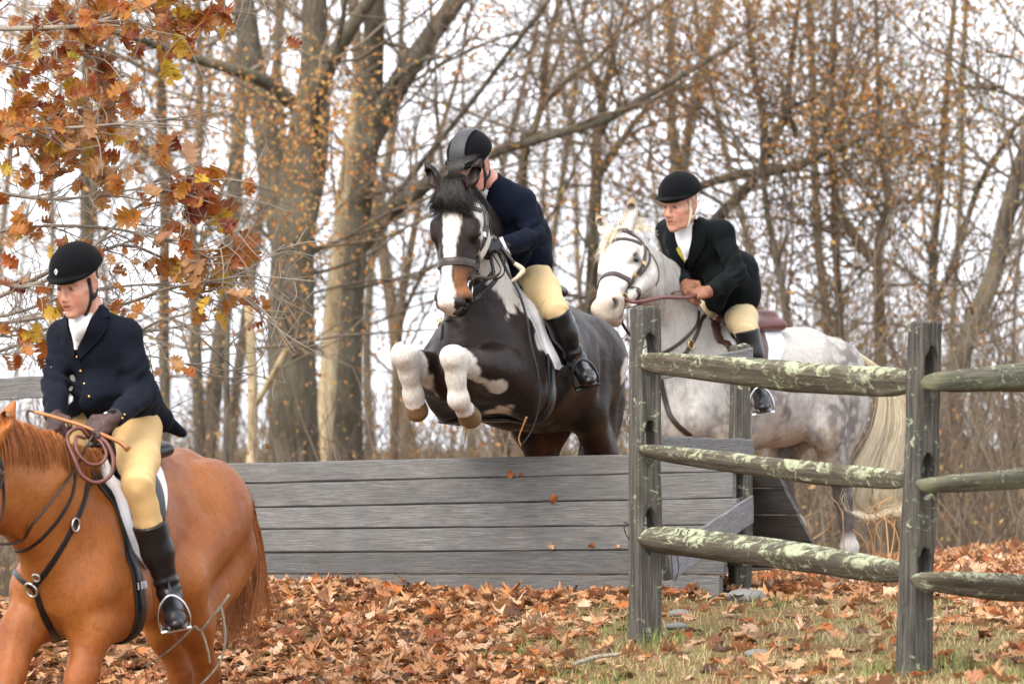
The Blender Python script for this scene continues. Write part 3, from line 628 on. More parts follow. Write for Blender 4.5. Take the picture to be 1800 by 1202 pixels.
    for s, key in ((1, 'hl'), (-1, 'hr')):
        st, ho, fe, co, toe = J[key]; hip = L(-.90, s*.15, -.30)
        F.cone(hip, S(.185), st, S(.125), .06, (l, .8)); F.cone(L(-1.02, s*.14, -.48), S(.15), st*.5+ho*.5, S(.085), .05, (l, .8)); F.cone(st, S(.115), st*.45+ho*.55, S(.078), .05, (l, .85)); F.cone(st*.5+ho*.5, S(.078), ho, S(.050), .04)
        bk = nrm(-H.h-H.u*.1); lo = nrm(ho-st); pt = ho+bk*S(.045)-lo*S(.035)
        F.cone(pt, S(.030), st*.35+ho*.65+bk*S(.05), S(.018), .03); F.ell(ho, np.stack([nrm(fe-ho), nrm(np.cross(fe-ho, l)), l]), (S(.085), S(.062), S(.052)), .03)
        lower_leg(F, H, ho, fe, co, toe, .041, .05)
    H.J = J; H.hwide = hwide
    v, f = F.mesh(disp or (lambda p: .0045*vnoise(p, 8, 3)+.0030*vnoise(p*A(1,1,.6), 19, 5)+.0015*vnoise(p, 45, 7)))
    q = (v-H.hp)/hs; x, y, z = q@H.ha, q@H.hn, q@H.hw
    inh = sstep(-.03, .03, x)*sstep(.75, .68, x)*sstep(-.42, -.36, y)*sstep(.3, .25, np.abs(y))*sstep(.32, .26, np.abs(z))
    loc = H.loc(v); legd = np.minimum.reduce([np.minimum(capd(v, J[k_][1], J[k_][2]), capd(v, J[k_][2], J[k_][4])) for k_ in J])
    ear = np.minimum.reduce([np.linalg.norm(v-H.K(-.10, .06, s_*.09), axis=1) for s_ in (1, -1)])
    tw = sstep(.10, .20, legd)*sstep(.10, .16, ear)*(1-inh)
    v = lap(v, f, tw, 5); v = lap(v, f, np.clip(inh*.5+.35*(1-tw), 0, .6), 5)
    if hwide != 1.0: v = v+H.hw[None]*(z*hs*(hwide-1)*inh*sstep(.0, .08, x))[:, None]
    H.v, H.f = v, f; H.bvh = bvh(v, f); return H
def lap(v, f, w, n):
    a = np.concatenate([f[:, 0], f[:, 1], f[:, 2], f[:, 3]]); b = np.concatenate([f[:, 1], f[:, 2], f[:, 3], f[:, 0]])
    a, b = np.concatenate([a, b]), np.concatenate([b, a]); deg = np.bincount(a, minlength=len(v)).astype(float)[:, None]+1e-9; w = w[:, None]
    for _ in range(n):
        m = np.stack([np.bincount(a, v[b, i], len(v)) for i in range(3)], 1)/deg; v = v+(m-v)*w*.7
    return v
def lower_leg(F, H, kn, fe, co, toe, rc, rf):
    S = lambda x: x*H.sc
    F.cone(kn, S(rc+.010), kn*.5+fe*.5, S(rc), .03); F.cone(kn*.5+fe*.5, S(rc), fe, S(rc+.004), .03)
    F.ell(fe, np.stack([nrm(fe-kn), nrm(np.cross(fe-kn, H.l)), H.l]), (S(.055), S(rf+.004), S(rf)), .025)
    F.cone(fe, S(.040), co, S(.046), .03)
    d = nrm(toe-co); F.cone(co, S(.052), toe-d*S(.02), S(.060), .008); F.half(toe, d) if False else None
def horse_thing(H, name, label, m, col, loc, hoofcol=None, eye_m=None):
    t = thing(name, label, 'horse', loc); H.t = t
    mk('body', H.v, H.f, m, t, col=col); return t
def horse_eyes(H, m, r=.021):
    for s in (1, -1):
        v, f = ball(H.K(.205,-.074,s*.088*H.hwide), r*H.hs, 14, 10); mk('eye', v, f, m, H.t)
def ring_wrap(tree, c, ax0, ax1, n=40, R=0.6, a0=0, a1=2*math.pi):
    out = []
    for i in range(n):
        a = a0+(a1-a0)*i/(n-1); d = nrm(np.asarray(ax0)*math.cos(a)+np.asarray(ax1)*math.sin(a)); r = cast(tree, c+d*R, -d)
        if r is not None: out.append((r[0], d*.6+r[1]*.4 if np.dot(r[1], d) > 0 else d))
    return out
def side_path(tree, frame, pts, s, R=0.6, n=24):
    """points (x,y) of a frame function K(x,y,z) cast sideways (z) onto the body"""
    out = []
    for x, y in smooth_path(np.array(pts, float), n):
        o = frame(x, y, s*R); c = frame(x, y, 0); d = nrm(c-o); r = cast(tree, o, d)
        if r is not None and np.linalg.norm(r[0]-o) < R*2.2: out.append((r[0], r[1] if np.dot(r[1], d) < 0 else -r[1]))
    return out
def patch(tree, frame, front, back, s, off, thick, n=(16, 22), R=0.6, bulge=None):
    """leather or cloth sheet lying on the flank between a front and a back edge given in (x,y) of the frame"""
    a = smooth_path(np.array(front, float), n[1]); b = smooth_path(np.array(back, float), n[1]); G = np.zeros((n[1], n[0], 3)); N = np.zeros_like(G)
    for i in range(n[1]):
        for j in range(n[0]):
            q = a[i]+(b[i]-a[i])*j/(n[0]-1); o = frame(q[0], q[1], s*R); c = frame(q[0], q[1], 0); d = nrm(c-o); r = cast(tree, o, d)
            if r is None or np.dot(r[0]-o, d) > R*1.02: G[i, j] = np.nan
            else: G[i, j] = r[0]; N[i, j] = -d*.7+(r[1] if np.dot(r[1], d) < 0 else -r[1])*.3
    for i in range(n[1]):                     # rows that miss the body hang straight below the row above
        for j in range(n[0]):
            if np.isnan(G[i, j, 0]):
                k = i-1 if i > 0 else next((q for q in range(n[1]) if not np.isnan(G[q, j, 0])), 0)
                qa = a[i]+(b[i]-a[i])*j/(n[0]-1); qb = a[k]+(b[k]-a[k])*j/(n[0]-1)
                G[i, j] = G[k, j]+frame(qa[0], qa[1], 0)-frame(qb[0], qb[1], 0); N[i, j] = N[k, j]
    for _ in range(3): G[1:-1, 1:-1] = .5*G[1:-1, 1:-1]+.125*(G[:-2, 1:-1]+G[2:, 1:-1]+G[1:-1, :-2]+G[1:-1, 2:])
    N /= np.linalg.norm(N, axis=2)[..., None]+1e-9
    edge = np.ones(n[::-1]); edge[0] = edge[-1] = .35; edge[:, 0] = edge[:, -1] = .35
    lo = G+N*off; up = G+N*(off+thick*edge[..., None]); V = np.concatenate([up.reshape(-1, 3), lo.reshape(-1, 3)]); m = n[0]*n[1]; Fc = []
    I = lambda i, j: i*n[0]+j
    for i in range(n[1]-1):
        for j in range(n[0]-1):
            q = [I(i,j), I(i,j+1), I(i+1,j+1), I(i+1,j)]
            if s > 0: q = q[::-1]
            Fc.append(q); Fc.append([x+m for x in q[::-1]])
    bd = [I(0,j) for j in range(n[0])]+[I(i,n[0]-1) for i in range(1,n[1])]+[I(n[1]-1,j) for j in range(n[0]-2,-1,-1)]+[I(i,0) for i in range(n[1]-2,0,-1)]
    for x, y in zip(bd, bd[1:]+bd[:1]):
        q = [x, y, y+m, x+m]; Fc.append(q if s < 0 else q[::-1])
    return V, Fc
def saddle(H, label, m_l, m_pad, m_seat=None, pad=True, flap_f=0.0, girth_f=-.02, pad_kind='fleece', fb=0.0):
    """seat, two flaps, numnah and girth on a built horse"""
    sc = H.sc; L = H.L; LL = lambda f_, u_, s_: H.L(f_, s_, u_); B = np.stack([H.h, H.l, H.u])
    t = thing('saddle', label, 'saddle', L(-.30, 0, -.0)); H.sad = t
    F = Field(.007, .03)
    F.chain([(L(-.10,0,.075), .030), (L(-.16,0,.05), .055), (L(-.30,0,.03), .085), (L(-.39,0,.03), .10), (L(-.46,0,.075), .07)], .04, (H.u, .42))
    F.cone(L(-.45,-.06,.085), .03, L(-.45,.06,.085), .03, .04, (H.u, .55))
    for s in (1, -1):
        F.cone(L(-.12,s*.05,.02), .035, L(-.16,s*.13,-.10), .03, .03); F.cone(L(-.16,s*.10,0), .04, L(-.48,s*.11,.02), .045, .04, (H.u, .7))
    v, f = F.mesh(); mk('seat', v, f, m_seat or m_l, t); H.bvh_s = bvh(v, f)
    ff = flap_f
    for s in (1, -1):
        if pad:
            v, f = patch(H.bvh, LL, [(.00+ff,.03), (.06+ff,-.10), (.095+ff,-.22), (.045+ff,-.36), (-.05+ff,-.455)], [(-.48+ff,.03), (-.40+ff,-.10), (-.21+ff,-.26), (-.13+ff,-.38), (-.09+ff,-.455)], s, .003, .022); mk('saddle_pad', v, f, m_pad, t)
        v, f = patch(H.bvh, LL, [(-.07+ff,.06), (.0+ff,-.10), (.035+ff,-.22), (-.005+ff,-.34), (-.075+ff,-.43)], [(-.33+ff,.03), (-.27+ff+fb*.6,-.12), (-.20+ff+fb*.8,-.25), (-.17+ff+fb*.6,-.35), (-.14+ff+fb*.4,-.43)], s, .027 if pad else .008, .014); mk('flap', v, f, m_l, t)
        F2 = Field(.006, .02).cone(L(.0+ff, s*.20, -.16), .026, L(-.02+ff, s*.265, -.31), .02, .02); v, f = F2.mesh(); mk('knee_roll', v, f, m_l, t)
    g = ring_wrap(H.bvh, L(girth_f, 0, -.40), H.u, H.l, 60, .75); g.append(g[0])
    v, f = strip(g, .085*sc, .007, .004); mk('girth', v, f, m_l, t)
    return t
def hoof_mask(H):
    d = np.full(len(H.v), 9.0)
    for k in ('fl', 'fr', 'hl', 'hr'):
        el, kn, fe, co, toe = H.J[k]; x = (H.v-co)@nrm(toe-co); r = np.linalg.norm(H.v-(co+toe)/2, axis=1); d = np.where(r < .12*H.sc, np.minimum(d, -x), d)
    return d                                   # < 0: hoof
def capd(v, a, b):
    a, b = np.asarray(a), np.asarray(b); ba = b-a; t = np.clip(((v-a)@ba)/max(ba@ba, 1e-9), 0, 1); return np.linalg.norm(v-a-t[:, None]*ba, axis=1)
def blend(c0, c1, w): return c0*(1-w[:, None])+np.asarray(c1)*w[:, None]
# ------------------------------------------------------------------ riders
def hand(F, w, a, n, side, r=1.0, curl=1.0, g=0.0):
    """closed hand: wrist w, a towards the knuckles, n out of the back of the hand, side = thumb direction; g fattens (glove)"""
    a = nrm(a); n = nrm(n-a*np.dot(n, a)); s = nrm(side-a*np.dot(side, a)-n*np.dot(side, n))
    F.cone(w-a*.02, .027*r+g, w+a*.02, .026*r+g, .02)
    F.ell(w+a*.05*r, np.stack([a, n, s]), (.050*r+g, .020*r+g, .040*r+g), .015)
    for i, (o, ln) in enumerate(((.030, .92), (.010, 1.0), (-.011, .94), (-.031, .76))):
        k0 = w+a*.085*r+s*o*r+n*.004; p1 = k0+(a*.45-n*.9)*.040*ln*r*curl; p2 = p1+(-a*.75-n*.55)*.026*ln*r; p3 = p2+(-a*.9+n*.3)*.020*ln*r
        F.cone(w+a*.045*r+s*o*.8*r, .010*r+g, k0, .0105*r+g, .008); F.cone(k0, .0105*r+g, p1, .0098*r+g, .004); F.cone(p1, .0098*r+g, p2, .009*r+g, .004); F.cone(p2, .009*r+g, p3, .008*r+g, .004)
    t0 = w+a*.025*r+s*.030*r; t1 = t0+(a*.55+s*.55-n*.25)*.040*r; t2 = t1+(a*.85-n*.45-s*.1)*.034*r
    F.cone(t0, .014*r+g, t1, .0115*r+g, .01); F.cone(t1, .0115*r+g, t2, .009*r+g, .005)
def face(F, C, f, l, u, k=1.0, male=False):
    T = lambda x, y, z: C+k*(f*x+l*y+u*z); B = np.stack([f, l, u]); R = lambda x: x*k
    F.ell(T(-.012,0,.035), B, (R(.098), R(.076), R(.085)), .02); F.ell(T(.030,0,-.035), B, (R(.064), R(.060), R(.085)), .03)
    jw = .040 if male else .030; ns_ = 1.0 if male else .8
    for s in (1, -1):
        F.cone(T(.000,s*.055,-.045), R(.022), T(.045,s*jw,-.095), R(.018), .025); F.cone(T(.045,s*jw,-.095), R(.018), T(.080,s*.010,-.112), R(.015), .02)
        F.cone(T(.066,s*.040,-.026), R(.021), T(.045,s*.056,-.018), R(.018), .02)
        F.cone(T(.090-.006*(not male),s*.012,.026), R(.011), T(.072,s*.050,.024), R(.010), .016)
        F.ell(T(.100,s*.032,.003), B, (R(.016), R(.018), R(.011)), .012, neg=True)
        F.ell(T(.0815,s*.032,.003), B, (R(.0125), R(.014), R(.0105)), .003)
        F.cone(T(.0905,s*.024,.0105), R(.0035), T(.086,s*.043,.009), R(.003), .003)
        F.ell(T(.090+.017*ns_,s*.011*ns_,-.040), B, (R(.010), R(.008*ns_), R(.007*ns_)), .006)
        F.ell(T(-.012,s*.077,-.005), np.stack([f, nrm(l+f*.3*s), u]), (R(.020), R(.008), R(.033)), .008); F.ell(T(-.006,s*.086,-.003), B, (R(.010), R(.006), R(.018)), .006, neg=True)
    F.cone(T(.093,0,.014), R(.0095*ns_), T(.096+.021*ns_,0,-.034), R(.0115*ns_), .014); F.cone(T(.083,0,-.06), R(.026), T(.075,0,-.085), R(.028), .02)
    cf = .86 if male else 1.0
    for s in (1, -1): F.ell(T(.050,s*.036,-.055), B, (R(.034*cf), R(.027*cf), R(.036*cf)), .02)
    F.cone(T(.104,-.011,-.063), R(.0050), T(.104,.011,-.063), R(.0050), .008); F.cone(T(.094,-.022,-.069), R(.004), T(.094,.022,-.069), R(.004), .008)
    F.cone(T(.099,-.013,-.080), R(.0060), T(.099,.013,-.080), R(.0060), .008); F.ell(T(.086,0,-.112), B, (R(.017), R(.020), R(.014)), .014)
    F.cone(T(.112,-.021,-.0715), R(.0030), T(.112,.021,-.0715), R(.0030), .004, neg=True)
    return T
def face_col(v, C, f, l, u, k, skin, hair, lip, male=False, brow=None):
    q = (v-C)/k; x, y, z = q@f, q@l, q@u; n = len(v); c = np.tile(np.asarray(skin), (n, 1)).astype(float)
    c *= (1+.07*vnoise(v, 90, 5)+.05*vnoise(v, 35, 8))[:, None]; c[:, 1:] *= (1-.10*np.clip(vnoise(v, 55, 11), 0, 1))[:, None]
    ck = np.exp(-(((np.abs(y)-.042)/.018)**2+((z+.035)/.022)**2))*(x > .03); c = blend(c, np.asarray(skin)*A(1.08,.72,.70), .55*ck)
    ns = np.exp(-((y/.013)**2+((z+.036)/.014)**2))*(x > .09); c = blend(c, np.asarray(skin)*A(1.05,.75,.72), .5*ns)
    lp = np.exp(-((y/.021)**4+((z+.0715)/.0135)**4))*(x > .078); c = blend(c, lip, .85*lp)
    mo = (np.exp(-((y/.018)**4+((z+.0715)/.0030)**2))*(x > .08)); c = blend(c, (.07,.018,.014), np.clip(mo*1.2, 0, 1))
    bw = np.exp(-(((z-.0245-.10*(.05-np.abs(y))*.3)/.0045)**2+((np.abs(y)-.033)/.019)**4))*(x > .05); c = blend(c, brow if brow is not None else hair, .8*bw)
    ey = np.abs(y)-.032; eo = np.exp(-((ey/.0125)**4+((z-.003)/.0058)**4))*(x > .06); c = blend(c, (.36,.31,.28), eo)
    ir = np.exp(-((ey/.0074)**4+((z-.002)/.0070)**4))*(x > .06); c = blend(c, (.030,.018,.012), ir)
    ls = np.exp(-(((z-.0098)/.0025)**2+(ey/.014)**4))*(x > .06); c = blend(c, (.035,.020,.014), .85*ls)
    hr = sstep(.024, .004, x-.3*np.clip(z,0,.05)+.012*vnoise(v, 60, 2))*sstep(-.075, -.05, z)*(np.abs(y) < .082*1.0); er = (np.abs(y) > .070)*(np.abs(z) < .045)*(x > -.035); c = blend(c, hair, hr*(1-er))
    tp = sstep(.040, .052, z+.006*vnoise(v, 80, 3)); c = blend(c, hair, tp)
    if male: st = sstep(-.045, -.075, z)*(x > .0)*(1-lp)*.22; c = blend(c, np.asarray(skin)*.55, st)
    return c
def rider(R, mats):
    """R: dict of joints. Builds person (continuous body) > jacket, breeches, boots, gloves, helmet, tie, hair"""
    f, u = nrm(R['hf']), R.get('hu', A(0,0,1)); l = nrm(np.cross(u, f)); u = np.cross(f, l); C = R['head']; k = R.get('hk', 1.0); male = R.get('male', False)
    t = thing('person', R['label'], 'person', R['pelvis'], None); R['t'] = t
    pe, ch, ne = R['pelvis'], R['chest'], R['neck']; up = nrm(ch-pe); tl = nrm(R['sl']-R['sr']); tf = nrm(np.cross(tl, up)); up = np.cross(tf, tl)
    # body
    F = Field(.0042, .03); T = face(F, C, f, l, u, k, male)
    F.cone(C-f*.02*k-u*.05*k, .054*k, ne, .060, .03); F.cone(ne, .055, ch, .08, .05, (tf, .7)); F.cone(ch, .105, pe, .11, .06, (tf, .6))
    for s in 'lr':
        F.cone(ch+(R['s'+s]-ch)*.8, .045, R['s'+s], .045, .04); F.cone(R['s'+s], .045, R['e'+s], .038, .03); F.cone(R['e'+s], .038, R['w'+s], .026, .03)
        hd = R['h'+s]; hand(F, R['w'+s], hd[0], hd[1], hd[2], .97, g=-.0015 if R.get('glove') else 0.0)
        F.cone(R['p'+s], .085, R['k'+s], .055, .05); F.cone(R['k'+s], .05, R['a'+s], .036, .03); dn = nrm(R['a'+s]-R['k'+s]); F.cone(R['a'+s], .030, R['a'+s]+dn*.04+(R['t'+s]-R['a'+s])*.7, .022, .03)
    v, fc = F.mesh(); c = face_col(v, C, f, l, u, k, R['skin'], R['hair'], R['lip'], male, R.get('brow'))
    mk('body', v, fc, mats['skin'], t, col=c); R['bvh_b'] = bvh(v, fc)
    # breeches
    F = Field(.006, .04); hr_ = R.get('hips', .135); F.cone(pe+up*.06, hr_*.92, pe-up*.02, hr_, .05, (tf, .74))
    for s in 'lr':
        F.cone(R['p'+s], R.get('thr', .098), R['k'+s]*.55+R['p'+s]*.45, .080, .05); F.cone(R['k'+s]*.55+R['p'+s]*.45, .080, R['k'+s], .057, .04); F.cone(R['k'+s], .059, R['k'+s]*.6+R['a'+s]*.4, .054, .03)
        F.ell(pe-tf*.035-up*.02+tl*(.06 if s == 'l' else -.06), np.stack([tf, tl, up]), (.085, .075, .095), .05)
    kl, pl = R['kl'], R['pl']; axl = nrm(kl-pl)
    def fold_b(p):
        tt = (p-pl)@axl; return .0045*np.sin(tt*150+4*vnoise(p, 11, 3))*np.exp(-((tt-np.linalg.norm(kl-pl))/.09)**2)+.004*vnoise(p*A(1,1,2.2), 9, 8)
    v, fc = F.mesh(fold_b); mk('breeches', v, fc, mats['breeches'], t); R['bvh_p'] = bvh(v, fc)
    # boots
    for s in 'lr':
        F = Field(.005, .02); kn, an, to = R['k'+s], R['a'+s], R['t'+s]; top = kn*R.get('bt', .72)+an*(1-R.get('bt', .72)); d = nrm(an-kn); fd = nrm(to-an)
        F.cone(top, .071, top*.6+an*.4, .063, .02); F.cone(top*.6+an*.4, .061, an-d*.05, .044, .03); F.cone(an-d*.05, .044, an, .046, .03)
        he = an-fd*.035+d*.055; so = an+d*.035; ball_ = so+(to-an)*.78
        F.cone(an+d*.01, .043, ball_, .040, .03); F.cone(ball_, .040, to+d*.035, .030, .02, (d, .8)); F.cone(he, .032, ball_+d*.012, .036, .015, (d, .6)); F.cone(he+d*.01, .030, he+d*.028, .030, .004)
        F.half(top-d*.004, -d, .004)
        v, fc = F.mesh(lambda p: .003*np.sin((p-an)@d*130+3*vnoise(p, 14, 2))*np.exp(-(((p-an)@d+.05)/.06)**2)); mk('boot', v, fc, mats['boot'], t)
        if s == 'l': R['bvh_o'] = bvh(v, fc)
    # jacket
    F = Field(.0052, .035); wa = pe+up*.16; wr = R.get('waist', .145); cr = R.get('chw', .178)
    F.cone(ch, cr, wa, wr, .04, (tf, R.get('deep', .72))); F.cone(wa, wr, pe+up*.03, .160, .04, (tf, .78)); F.cone(ne-up*.02, .066, ch+up*.08, .12, .04, (tf, .75))
    for s in 'lr':
        S_, E_, W_ = R['s'+s], R['e'+s], R['w'+s]
        F.cone(ne-up*.04, .060, S_, .058, .045); F.cone(ch+(S_-ch)*.55, .10, S_, .056, .04, (tf, .85)); F.cone(S_, .059, E_, .051, .03); F.cone(E_, .053, E_*.45+W_*.55, .050, .02); F.cone(E_*.5+W_*.5, .049, W_-nrm(W_-E_)*.02, .042, .012)
        d = nrm(W_-E_); F.half(W_, d, .004) if False else None
    for q in R.get('skirt', []): F.cone(*q)
    def fold_j(p):
        o = .0065*vnoise(p, 12, 1)+.004*vnoise(p*A(1,1,.7), 29, 4)
        for s in 'lr':
            a, b, c_ = R['s'+s], R['e'+s], R['w'+s]; ab = nrm(b-a); x = (p-a)@ab; Lh = np.linalg.norm(b-a); dd = np.linalg.norm(p-b, axis=1)
            o = o+.0075*np.sin(((p-b)@nrm(ab-nrm(c_-b)*.6))*115+3.5*vnoise(p, 12, 6))*np.exp(-(dd/.10)**2)
        x = (p-wa)@up; return o+.004*np.sin(((p-wa)@nrm(up+tl*.4))*70+3*vnoise(p, 7, 9))*np.exp(-(x/.07)**2)
    v, fc = F.mesh(fold_j)
    mk('jacket', v, fc, mats['jacket'], t); R['bvh_j'] = bvh(v, fc)
    # gloves
    if R.get('glove'):
        for s in 'lr':
            F = Field(.0034, .01); hd = R['h'+s]; hand(F, R['w'+s], hd[0], hd[1], hd[2], 1.03, g=.0018)
            d = nrm(R['w'+s]-R['e'+s]); F.cone(R['w'+s]-d*.03, .036, R['w'+s], .032, .01)
            v, fc = F.mesh(lambda p: .0012*vnoise(p, 110, 3)); mk('glove', v, fc, R['glove'], t)
    # helmet with peak
    B = np.stack([f, l, u]); tilt = R.get('tilt', 0.0); f2 = nrm(f-u*tilt); u2 = np.cross(f2, l); B2 = np.stack([f2, l, u2]); hc = C+u2*R.get('hup', .056)*k-f2*.006*k
    F = Field(.0040, .02); r = R.get('helr', (.122, .100, .108)); F.ell(hc, B2, tuple(x*k for x in r), .02)
    F.cone(hc, r[1]*k, hc-u2*.05*k-f2*.012*k, r[1]*k, .03); F.cone(hc-f2*.03*k, .092*k, hc-u2*.06*k-f2*.035*k, .088*k, .03)
    for y in (-1, 1): F.cone(hc+f2*.112*k-u2*.010*k, .040*k, hc+f2*.065*k-u2*.010*k+l*y*.055*k, .045*k, .02, (u2, .20))
    if R.get('button'): F.ell(hc+u2*r[2]*k+f2*.012, B2, (.014, .014, .008), .004)
    cn = nrm(-u2*1.0-f2*.22); F.half(hc-u2*.016*k+f2*.04*k, cn, .006)
    F.ell(C-u*.03*k+f*.004*k, B, (.096*k, .073*k, .112*k), .004, neg=True)
    v, fc = F.mesh(); mk('helmet', v, fc, mats['helmet'], t); R['bvh_h'] = bvh(v, fc); R['hframe'] = (hc, f2, l, u2)
    R['fr'] = (C, f, l, u, k); R['TF'], R['TL'], R['UP'] = tf, tl, up
    return R
def harness(R, m, buckle=False):
    """chin strap from the helmet under the jaw, plus the rear strap behind the ear"""
    C, f, l, u, k = R['fr']; T = lambda x, y, z: C+k*(f*x+l*y+u*z); tr = [R['bvh_b']]; parts = []
    for s in (1, -1):
        pn = []
        for x, y, z in smooth_path(np.array([(.022,s*.085,.030), (.020,s*.083,-.02), (.030,s*.075,-.065), (.045,s*.055,-.105), (.052,s*.022,-.130), (.054,0,-.134)]), 18):
            o = T(x, y*2.6, z if abs(y) > .03 else z-.12); c_ = T(x*.6, y*.2, z*.75); r = cast(tr, o, nrm(c_-o))
            if r is not None: pn.append((r[0], r[1] if np.dot(r[1], c_-o) < 0 else -r[1]))
        if len(pn) > 3: parts.append(strip(pn, .017, .004, .002))
        pn = []
        for x, z in smooth_path(np.array([(-.055,.01), (-.035,-.04), (.000,-.062), (.026,-.066)]), 10):
            o = T(x, s*.25, z); c_ = T(x, 0, z); r = cast(tr, o, nrm(c_-o))
            if r is not None: pn.append((r[0], r[1] if np.dot(r[1], c_-o) < 0 else -r[1]))
        if len(pn) > 3: parts.append(strip(pn, .015, .004, .002))
    if parts: v, fc = mergel(parts); mk('chin_strap', v, fc, m, R['t'], smooth=False)
def stirrup(H, R, m_l, m_i, s, top, label):
    an, to = R['a'+s], R['t'+s]; kn = R['k'+s]; d = nrm(an-kn); d = nrm(d+A(0,0,-.5)); fd = nrm(to-an); sd = nrm(np.cross(fd, d)); so = an+d*.075+(to-an)*.62
    t = thing('stirrup', label, 'stirrup', so)
    pts = [so-sd*.056+d*.010, so-sd*.062-d*.03, so-sd*.045-d*.09, so-d*.125, so+sd*.045-d*.09, so+sd*.062-d*.03, so+sd*.056+d*.010]
    v, f = tube(smooth_path(np.array(pts), 26), .0075, 8, True, (1.3, .8)); mk('iron', v, tri_clean(f), m_i, t)
    v, f = box(so+d*.012, np.stack([sd, fd, d]), (.062, .024, .006), .003); mk('tread', v, f, m_i, t, smooth=False)
    e = so-d*.122; m = nrm(top-e); out = nrm(R['t'+s]-H.w0); out = H.l*(1 if s == 'l' else -1)
    pn = [(e+(top-e)*q, out) for q in np.linspace(0, 1, 8)]; v, f = strip(pn, .026, .005, .0); mk('leather', v, f, m_l, t, smooth=False)
    return t
# ------------------------------------------------------------------ shared materials of tack and clothes
M = {}
M['coat'] = m_coat('horse_coat', .46, (1, 1, .5), 0, .32)
M['coat_dark'] = m_coat('dark_horse_coat', .44, (1, 1, .5), 0, .22, .35)
M['coat_grey'] = m_coat('grey_horse_coat', .66, (1, 1, .6), .05, .15, .2)
M['black_leather'] = m_plain('black_leather', (.007, .007, .008), .38, .38, 140, .3, .25)
M['brown_leather'] = m_plain('brown_leather', (.070, .030, .020), .42, .5, 140, .3, .25)
M['dark_brown_leather'] = m_plain('dark_brown_leather', (.030, .018, .014), .40, .5, 140, .3, .25)
M['red_brown_leather'] = m_plain('red_brown_leather', (.115, .032, .026), .45, .5, 180, .3, .3)
M['boot_black'] = m_plain('boot_leather', (.006, .0065, .008), .32, .40, 60, .3, .2)
M['steel'] = m_plain('polished_steel', (.62, .62, .63), .25, .5, 80, .1, .05, metal=1.0)
M['brass'] = m_plain('brass', (.62, .42, .16), .3, .5, 80, .1, .05, metal=1.0)
M['fleece'] = m_plain('white_fleece', (.86, .86, .89), .95, .1, 130, .06, .5, dist=.006, sheen=.2)
M['linen'] = m_fabric('white_cotton', (.76, .77, .80), 700, .1, .8, 26, .4)
M['navy'] = m_fabric('navy_wool', (.0060, .0080, .0135), 500, .02, .9, 14, .25)
M['black_wool'] = m_fabric('black_wool', (.0035, .0052, .0058), 500, .02, .9, 14, .25)
M['blue_wool'] = m_fabric('dark_blue_wool', (.0034, .0056, .0135), 500, .02, .9, 14, .25)
M['breech_tan'] = m_fabric('tan_breeches', (.52, .345, .155), 1100, .1, .8, 12, .2)
M['breech_cream'] = m_fabric('cream_breeches', (.56, .42, .22), 1100, .1, .8, 12, .2)
M['breech_beige'] = m_fabric('beige_breeches', (.52, .41, .24), 1100, .1, .8, 12, .2)
M['velvet'] = m_fabric('black_velvet', (.0035, .0039, .0048), 1400, .03, .95, 30, .05)
M['helmet_shell'] = m_plain('helmet_shell', (.030, .032, .037), .55, .4, 300, .2, .35)
M['glove_brown'] = m_plain('brown_glove', (.050, .022, .018), .55, .4, 160, .3, .5, dist=.004)
M['glove_black'] = m_plain('black_glove', (.010, .010, .012), .5, .4, 160, .3, .5, dist=.004)
M['glove_tan'] = m_plain('orange_tan_glove', (.21, .085, .048), .6, .35, 160, .3, .5, dist=.004)
M['hoof'] = m_plain('hoof_horn', (.16, .10, .05), .5, .4, 60, .4, .3)
M['wood_stick'] = m_plain('stained_stick', (.34, .14, .04), .4, .5, 60, .3, .15)
M['horn'] = m_plain('antler_handle', (.62, .55, .40), .45, .4, 40, .3, .15)
M['cane'] = m_plain('blackthorn_cane', (.10, .045, .02), .4, .5, 50, .3, .3)
def m_eye():
    t = NT('horse_eye'); return t.done((.012, .007, .004), .06, .6, coat=.5)
M['eye'] = m_eye()
def m_skin(name):
    t = NT(name); c = t.coord('Object'); n = t.noise(c, 220, 3); return t.done(t.mix(t.math('MULTIPLY', n, .2), t.attr('Col'), (.35, .12, .08)), .48, .35, t.bump(n, .12, .002), sss=.12)
M['skin'] = m_skin('skin')
def m_hair(name, c0, c1, rough=.5):
    t = NT(name); i = t.node('ShaderNodeNewGeometry').outputs['Random Per Island']; return t.done(t.ramp(i, [(0.1, c0), (.9, c1)]), rough, .35)
M['mane_chestnut'] = m_hair('chestnut_mane', (.20, .055, .012), (.46, .17, .045))
M['mane_black'] = m_hair('black_mane', (.008, .007, .007), (.030, .024, .022), .4)
M['mane_blond'] = m_hair('blond_mane', (.68, .56, .36), (.86, .80, .64))
M['mane_white'] = m_hair('white_mane', (.55, .50, .42), (.75, .72, .66))

def leg(H, el, kn, fe, co, toe): return (el, kn, fe, co, toe)
def rein(name, pts, m, parent, w=.018, n=40, thick=.30):
    p = smooth_path(np.array(pts), n); v, f = tube(p, w/2, 6, True, (1.0, thick)); return mk(name, v, tri_clean(f), m, parent)

